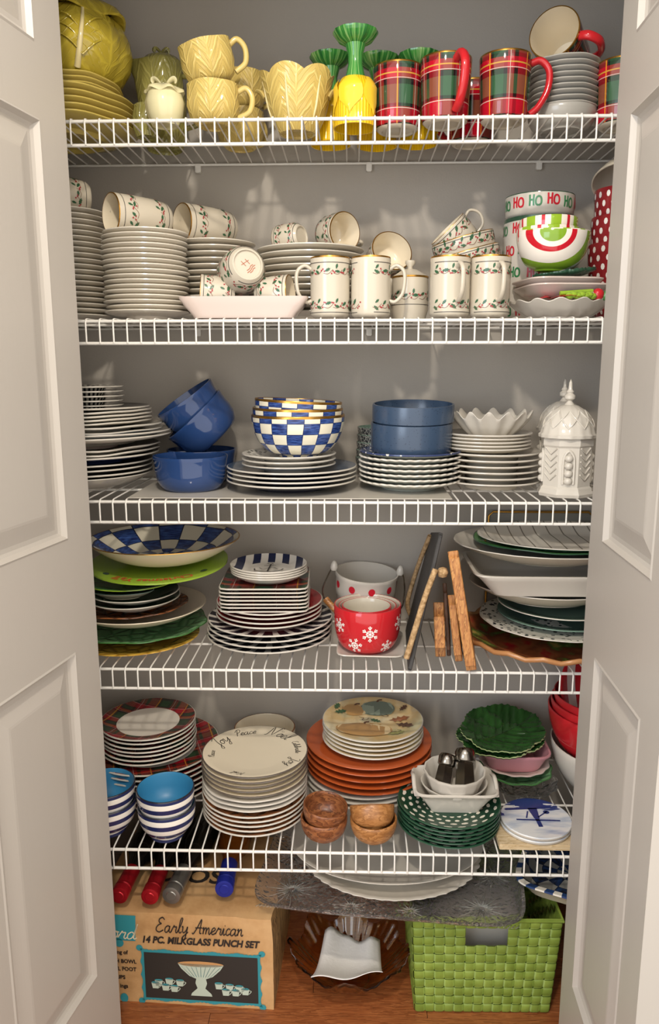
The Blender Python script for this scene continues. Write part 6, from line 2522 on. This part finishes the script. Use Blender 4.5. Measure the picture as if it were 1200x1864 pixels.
ua, va = bu(283, 1695)
ub, vb_ = bu(444, 1695)
hE = .034
wE = script_width('Early American', hE) + .1 * hE
it, _ = script_items('Early American', 0, 0, hE, .0027, 0, .22, 5)
kx = (ub - ua) / wE
it = [([(ua + u * kx, va + v) for u, v in V_], F_, 0) for V_, F_, m_ in it]
add('script_lettering', decal('script_lettering', it, fr, [M['black_print']]), cb)
ua, va = bu(258, 1714)
ub, vb_ = bu(474, 1725)
V_, F_, _m = font_items('14 PC. MILKGLASS PUNCH SET', 0, 0, .0215, 0, .22, .0009)
w_ = max(p_[0] for p_ in V_)
V_ = [(ua + u * (ub - ua) / w_, va + (vb_ - va) * u / w_ + v) for u, v in V_]
tl = add('title_lettering', decal('title_lettering', [(V_, F_, 0)], fr, [M['black_print']]), cb)
tl['kind'] = 'stuff'
# teal scalloped frame, dark panel, punch bowl and cups
u0, v0 = bu(259, 1812)
u1, v1 = bu(477, 1740)
v1 = bu(360, 1730)[1]
v0 = bu(360, 1826)[1]
out = []
nx_, ny_ = 64, 30
for k in range(nx_):
    out.append((u0 + (u1 - u0) * k / nx_, v0 + .0045 * abs(sin(k / nx_ * pi * 5)) * (1 if k % 2 else .6)))
for k in range(ny_):
    out.append((u1 - .004 * abs(sin(k / ny_ * pi * 4)), v0 + (v1 - v0) * k / ny_))
for k in range(nx_):
    out.append((u1 - (u1 - u0) * k / nx_, v1 - .0045 * abs(sin(k / nx_ * pi * 5)) * (1 if k % 2 else .6)))
for k in range(ny_):
    out.append((u0 + .004 * abs(sin(k / ny_ * pi * 4)), v1 - (v1 - v0) * k / ny_))
it = [(out, [tuple(range(len(out)))], 0)]
for (a_, b_2) in ((u0, v0), (u1, v0), (u1, v1), (u0, v1)):
    it.append(disc_uv(a_, b_2, .007, 12) + (0,))
add('teal_frame', decal('teal_frame', it, lambda u, v: (u, -.0015, v), [M['teal_print']]), cb)
ip = .009
add('dark_panel', decal('dark_panel', [([(u0 + ip, v0 + ip), (u1 - ip, v0 + ip), (u1 - ip, v1 - ip), (u0 + ip, v1 - ip)], [(0, 1, 2, 3)], 0)], lambda u, v: (u, -.0021, v), [M['dark_panel']]), cb)
uc, vc = (u0 + u1) / 2, (v0 + v1) / 2
k_ = (u1 - u0) / .25
bowl = [(-.047, .032), (-.040, .020), (-.024, .004), (-.010, -.002), (-.012, -.012), (-.008, -.024), (-.020, -.036), (-.022, -.042), (.022, -.042), (.020, -.036), (.008, -.024), (.012, -.012), (.010, -.002), (.024, .004), (.040, .020), (.047, .032)]
it = [([(uc + a_ * k_, vc + b_2 * k_) for a_, b_2 in bowl], [tuple(range(len(bowl)))], 0), disc_uv(uc, vc + .032 * k_, .047 * k_, 24, .0065 * k_) + (1,)]
for k in range(9):
    a_ = -.04 + .01 * k
    it.append(ribbon_uv([(uc + a_ * k_, vc + .026 * k_), (uc + a_ * .45 * k_, vc + .002 * k_)], .0012, 1) + (2,))
for (a_, b_2) in ((-.088, -.016), (-.074, -.026), (-.066, -.012), (-.056, -.028), (-.044, -.014), (-.095, -.022), (.036, -.016), (.050, -.030), (.058, -.018), (.070, -.030), (.078, -.020), (.090, -.026)):
    c_ = (uc + a_ * k_, vc + b_2 * k_)
    it.append(([(c_[0] - .0085, c_[1] + .006), (c_[0] - .006, c_[1] - .008), (c_[0] + .006, c_[1] - .008), (c_[0] + .0085, c_[1] + .006)], [(0, 1, 2, 3)], 0))
    it.append(disc_uv(c_[0], c_[1] + .006, .0085, 12, .0028) + (2,))
    it.append(ribbon_uv([(c_[0] + .008, c_[1] + .003), (c_[0] + .0125, c_[1] + .001), (c_[0] + .007, c_[1] - .006)], .0014, 3) + (0,))
pb_ = add('punch_bowl_picture', decal('punch_bowl_picture', it, lambda u, v: (u, -.0027, v), [M['pale_print'], M['buff_print'], M['teal_print']]), cb)
pb_['kind'] = 'stuff'
# teal corner with cream script, list of contents
a0 = bu(247, 1712)
a1 = bu(247, 1666)
it = [([(a0[0] - .10, a0[1]), (a0[0], a0[1]), (a1[0], a1[1]), (a1[0] - .10, a1[1])], [(0, 1, 2, 3)], 0)]
it.append(disc_uv(a0[0] - .035, a0[1] - .006, .010, 14) + (0,))
e0 = bu(227, 1815)
it.append(disc_uv(e0[0], e0[1], .0085, 14, .011) + (0,))
add('teal_corner', decal('teal_corner', it, lambda u, v: (u, -.0015, v), [M['teal_print']]), cb)
o0 = bu(205, 1706)
it, _ = script_items('ord', o0[0] - .004, o0[1], .036, .0024, 0, .25, 5)
add('corner_lettering', decal('corner_lettering', it, lambda u, v: (u, -.0021, v), [M['cream_print'] if 'cream_print' in M else M['white_print']]), cb)
its = []
for text, py in (('ng of', 1736), ('CH BOWL', 1753), ('WL FOOT', 1767), ('UPS', 1781), ('ings', 1797)):
    q_ = bu(249, py)
    if text in ('UPS', 'ings'):
        q_ = bu(229 if text == 'UPS' else 234, py)
    if text == 'ng of':
        q_ = bu(233, py)
    its.append(font_items(text, q_[0], q_[1], .0125, 0, 0, .0004, 'RIGHT', .9))
ll = add('list_lettering', decal('list_lettering', its, fr, [M['black_print']]), cb)
ll['kind'] = 'stuff'
its = [font_items('CLOS', .075, .052, .062, 0, 0, .0016)]
tpl = add('top_lettering', decal('top_lettering', [([(u * 1.0, v) for u, v in its[0][0]], its[0][1], 0)], lambda u, v: (u + .02, v + .045, BH + .0004), [M['black_print']]), cb)
tpl['kind'] = 'stuff'

# bottles lying on the box, caps to the front
GBt = 'bottles lying on the carton'


def bottle(label, px, py, rz, foil, glass, neck=.0165, body=.034, L=.27, lab=None):
    zc = BH + body + .0005
    tip = PZ(px, py, zc)
    r = thing('bottle', label, 'bottle', tip, (0, 0, 0), GBt)
    bp = [(0, .075), (neck * .8, .075), (neck * .95, .09), (neck * 1.1, .11), (body * .75, .13), (body, .15), (body, L - .004), (body * .95, L), (0, L)]
    add('glass_body', lathe('bottle_glass', bp, [M[glass]], 32), r)
    cpf = [(0, 0), (neck * .55, .0), (neck * .62, .0012), (neck * .85, .0012), (neck * 1.06, .002), (neck * 1.1, .004), (neck * 1.1, .02), (neck * 1.0, .022), (neck * 1.08, .024), (neck * 1.08, .030), (neck * 1.0, .032), (neck * 1.02, .06), (neck * 1.0, .082), (neck * .8, .084)]
    add('foil_cap', lathe('foil_cap', cpf, [M[foil]], 32, None, 22), r)
    if lab:
        add('paper_label', lathe('paper_label', [(body + .0005, .165), (body + .0006, .168), (body + .0006, L - .02), (body + .0005, L - .017)], [M[lab]], 32), r)
    d_ = Vector((sin(rz), cos(rz), 0))
    lay(r, d_, tip, 0)
    return r


bottle('dark bottle with a red cap, hidden half by the door', 216, 1632, .06, 'foil_red', 'bottle_glass')
bottle('dark bottle with a red cap beside the silver-capped bottle', 272, 1634, .02, 'foil_red', 'bottle_glass', lab='black_print')
bottle('dark bottle with a silver cap lying on the carton', 311, 1632, .12, 'foil_silver', 'bottle_glass', .0175)
bottle('amber bottle with a blue cap and dark label', 408, 1620, -.02, 'foil_blue', 'amber_liquid' if 'amber_liquid' in M else 'amber', .0175, .036, .25, 'black_print')

# green woven basket
gx = XX(887, -.09, .24)
bk = thing('woven_basket', 'lime green woven strap basket with a handle hole at the front', 'basket', (gx, .03, 0), (0, 0, radians(1.0)))
WT, WB, DT, DB, HB = MM(137, -.1, .24), MM(121, -.07, .03), .235, .20, .229


def wall_strips(P, nu, nv, hole=None):
    """P(a, b, d): a across 0..1, b up 0..1, d outward offset"""
    tk_ = .0022
    for j in range(nv):
        runs, cur = [], []
        for i in range(nu):
            if hole and hole(i, j):
                if cur:
                    runs.append(cur)
                cur = []
            else:
                cur.append(i)
        if cur:
            runs.append(cur)
        for run in runs:
            V, Fc = [], []
            for i in run:
                up = (i + j) % 2 == 0
                for q in (0.0, .18, .82, 1.0):
                    d = (tk_ if up else -tk_) * (1.0 if q in (.18, .82) else 0)
                    a_ = (i + q) / nu
                    for b_2, dd in (((j + .06) / nv, -.0006), ((j + .25) / nv, .0006), ((j + .75) / nv, .0006), ((j + .94) / nv, -.0006)):
                        V.append(P(a_, b_2, d + dd))
            n_ = len(V) // 4
            for k in range(n_ - 1):
                for q in range(3):
                    Fc.append((k * 4 + q, k * 4 + 4 + q, k * 4 + 5 + q, k * 4 + 1 + q))
            add('woven_strip', mesh('woven_strip', V, Fc, M['weave']), bk)
    for i in range(nu):
        runs, cur = [], []
        for j in range(nv):
            if hole and hole(i, j):
                if cur:
                    runs.append(cur)
                cur = []
            else:
                cur.append(j)
        if cur:
            runs.append(cur)
        for run in runs:
            V, Fc = [], []
            for j in run:
                up = (i + j) % 2 == 1
                for q in (0.0, .18, .82, 1.0):
                    d = (tk_ if up else -tk_) * (1.0 if q in (.18, .82) else 0)
                    b_2 = (j + q) / nv
                    for a_, dd in (((i + .06) / nu, -.0006), ((i + .25) / nu, .0006), ((i + .75) / nu, .0006), ((i + .94) / nu, -.0006)):
                        V.append(P(a_, b_2, d + dd))
            n_ = len(V) // 4
            for k in range(n_ - 1):
                for q in range(3):
                    Fc.append((k * 4 + q, k * 4 + 1 + q, k * 4 + 5 + q, k * 4 + 4 + q))
            add('woven_strip', mesh('woven_strip', V, Fc, M['weave']), bk)


def side(sx, sy, half_t, half_b, off_t, off_b):
    def P(a_, b_2, d):
        w = half_b + (half_t - half_b) * b_2
        o_ = off_b + (off_t - off_b) * b_2 + d
        u = (a_ * 2 - 1) * w
        if sy:
            return (u * -sy, sy * o_, b_2 * HB + .002)
        return (sx * o_, u * sx, b_2 * HB + .002)
    return P


NUF, NVF = 14, 11
wall_strips(side(0, -1, WT, WB, DT / 2, DB / 2), NUF, NVF, lambda i, j: 5 <= i <= 8 and j in (8, 9))
wall_strips(side(0, 1, WT, WB, DT / 2, DB / 2), NUF, NVF)
wall_strips(side(1, 0, DT / 2, DB / 2, WT, WB), 10, NVF)
wall_strips(side(-1, 0, DT / 2, DB / 2, WT, WB), 10, NVF)
rl = []
for (x_, y_) in ((-WT, -DT / 2), (WT, -DT / 2), (WT, DT / 2), (-WT, DT / 2)):
    rl.append((x_, y_, HB))
add('rim', tube('basket_rim', rl, .0045, M['weave'], 8, True), bk)
v, f = box(-WB + .004, WB - .004, -DB / 2 + .004, DB / 2 - .004, .001, .005)
add('base', mesh('basket_base', v, f, M['weave'], None, False), bk)
o = add('storage_tub', bevel_box('storage_tub', (gx - .095, gx + .085, -.045, .09, .007, .200), M['tub_grey'] if 'tub_grey' in M else M['grey_white'], .012), None)
tag(o, 'pale grey plastic tub showing through the hole of the basket', 'tub')

# pressed glass tray
tcx = XX(712, .055, .235)
gt = lathe('glass_tray', [(0, .0), (.86, .0), (.90, .002), (.97, .012), (1.0, .018), (1.0, .021), (.975, .021), (.95, .012), (.88, .006), (0, .006)], [M['cutglass']], 120, sq(7, .275, .165), 40)
gtray = o = add('glass_tray', gt, None, (tcx, .045, .2368), (0, radians(-2.0), radians(-8)))
tag(o, 'large pressed glass tray bridging the carton and the green basket', 'tray')

cut = []
rg = random.Random(15)
for (cx0, cy0, L0, n0) in ((-.20, -.09, .055, 22), (-.07, -.125, .03, 14), (.05, -.125, .03, 14), (.19, -.10, .055, 22), (.215, .0, .05, 18), (-.22, .02, .05, 18), (.20, .10, .05, 18)):
    for k in range(n0):
        a_ = 2 * pi * k / n0
        L1 = L0 * (1 if k % 2 else .62)
        cut.append(tube_geo([(cx0 + .006 * cos(a_), cy0 + .006 * sin(a_), .0068), (cx0 + L1 * cos(a_), cy0 + L1 * sin(a_), .0072)], [.0016, .0004], 5) + (0,))
for k in range(70):
    x_ = -.255 + .51 * k / 69
    for y_ in (-.150, .150):
        cut.append(tube_geo([(x_ - .004, y_ - .006, .0128), (x_ + .004, y_ + .006, .0095)], .0011, 5) + (0,))
V_, F_, FM_ = join_geo(cut)
cp_ = add('cut_pattern', mesh('cut_pattern', V_, F_, [M['clear']], FM_), gtray)
cp_['kind'] = 'stuff'

# white platters on the glass tray
oval_dish('white scalloped oval platter lying on the glass tray', 'white_platter', 'platter', 712, 152, 1640, .2495, .020, 1.6, LW, .80, .62, fn=lambda R: scallop(R, 44, .016, .0012), seg=144)
oval_dish('plain white oval platter on top of the scalloped platter', 'white_platter', 'platter', 704, 168, 1611, .2615, .026, 1.5, LW, .72, .58, seg=96)

# blue checked dish on the basket
cd = thing('checked_dish', 'rectangular dish with blue and white checked rim on the green basket', 'dish', (XX(1040, .03, .27), .03, .2445), (0, 0, radians(-24)))
cdp = [(0, .003, 0), (.66, .003, 0), (.68, 0, 0), (.74, 0, 0), (.9, .026, 0), (1.0, .036, 0), (1.0, .040, 1), (.90, .038, 1), (.86, .030, 2), (.7, .008, 2), (0, .007, 2)]
add('body', lathe('checked_dish_body', cdp, [M['cream'], M['rim_check'] if 'rim_check' in M else M['check_platter'], M['check_dark']], 96, sq(6, .10, .125), 45), cd)

# amber ruffled bowl with napkin
ax_, ay_, az_ = XX(637, .012, .06), .012, 0.0
aR = MM(107, .012, .06)
acp = coupe_prof(aR, .075, aR * .36, .0045, 1.35)
ar = ruffle(aR, 8, .06, .014, 2.4, .4, 1.0, .86)


def aribs(r, z_, th, i):
    x_, y_, zz_ = ar(r, z_, th, i)
    k = 1 + .012 * cos(40 * th) * min(1, r / aR * 1.4)
    return (x_ * k, y_ * k, zz_)


o = add('amber_bowl', lathe('amber_bowl', acp, [M['amber']], 200, aribs), None, (ax_, ay_, az_))
tag(o, 'amber glass bowl with ruffled rim standing on the floor', 'bowl')
V, Fc = [], []
NUn, NVn = 18, 14
q00, q10 = PZ(566, 1786, .092), PZ(697, 1776, .090)
q01, q11 = PZ(592, 1704, .052), PZ(692, 1720, .050)
for j in range(NVn + 1):
    for i in range(NUn + 1):
        a_, b_2 = i / NUn, j / NVn
        p = (q00 * (1 - a_) + q10 * a_) * (1 - b_2) + (q01 * (1 - a_) + q11 * a_) * b_2
        sag = -.030 * sin(pi * b_2) * (1 - .3 * b_2)
        fold = .006 * sin(a_ * 9 + .6) * b_2 + .004 * sin(a_ * 17) * b_2 ** 2 - .007 * (1 - b_2) ** 3 * (1 - cos(8 * (a_ - .1)))
        V.append((p.x, p.y + .010 * sin(a_ * 7) * b_2, p.z + sag + fold + .012))
for j in range(NVn):
    for i in range(NUn):
        a_ = j * (NUn + 1) + i
        Fc.append((a_, a_ + 1, a_ + NUn + 2, a_ + NUn + 1))
o = add('napkin', mesh('napkin', V, Fc, M['napkin']))
so = o.modifiers.new('thickness', 'SOLIDIFY')
so.thickness = .0012
tag(o, 'white paper napkin draped in the amber glass bowl', 'napkin')

# flat prints of many small marks stay one part each
for o in SC.objects:
    if o.parent is not None and any(w in o.name for w in ('print', 'lettering', 'dots', 'maker_mark', 'teal_corner', 'teal_frame', 'picture')):
        o['kind'] = 'stuff'
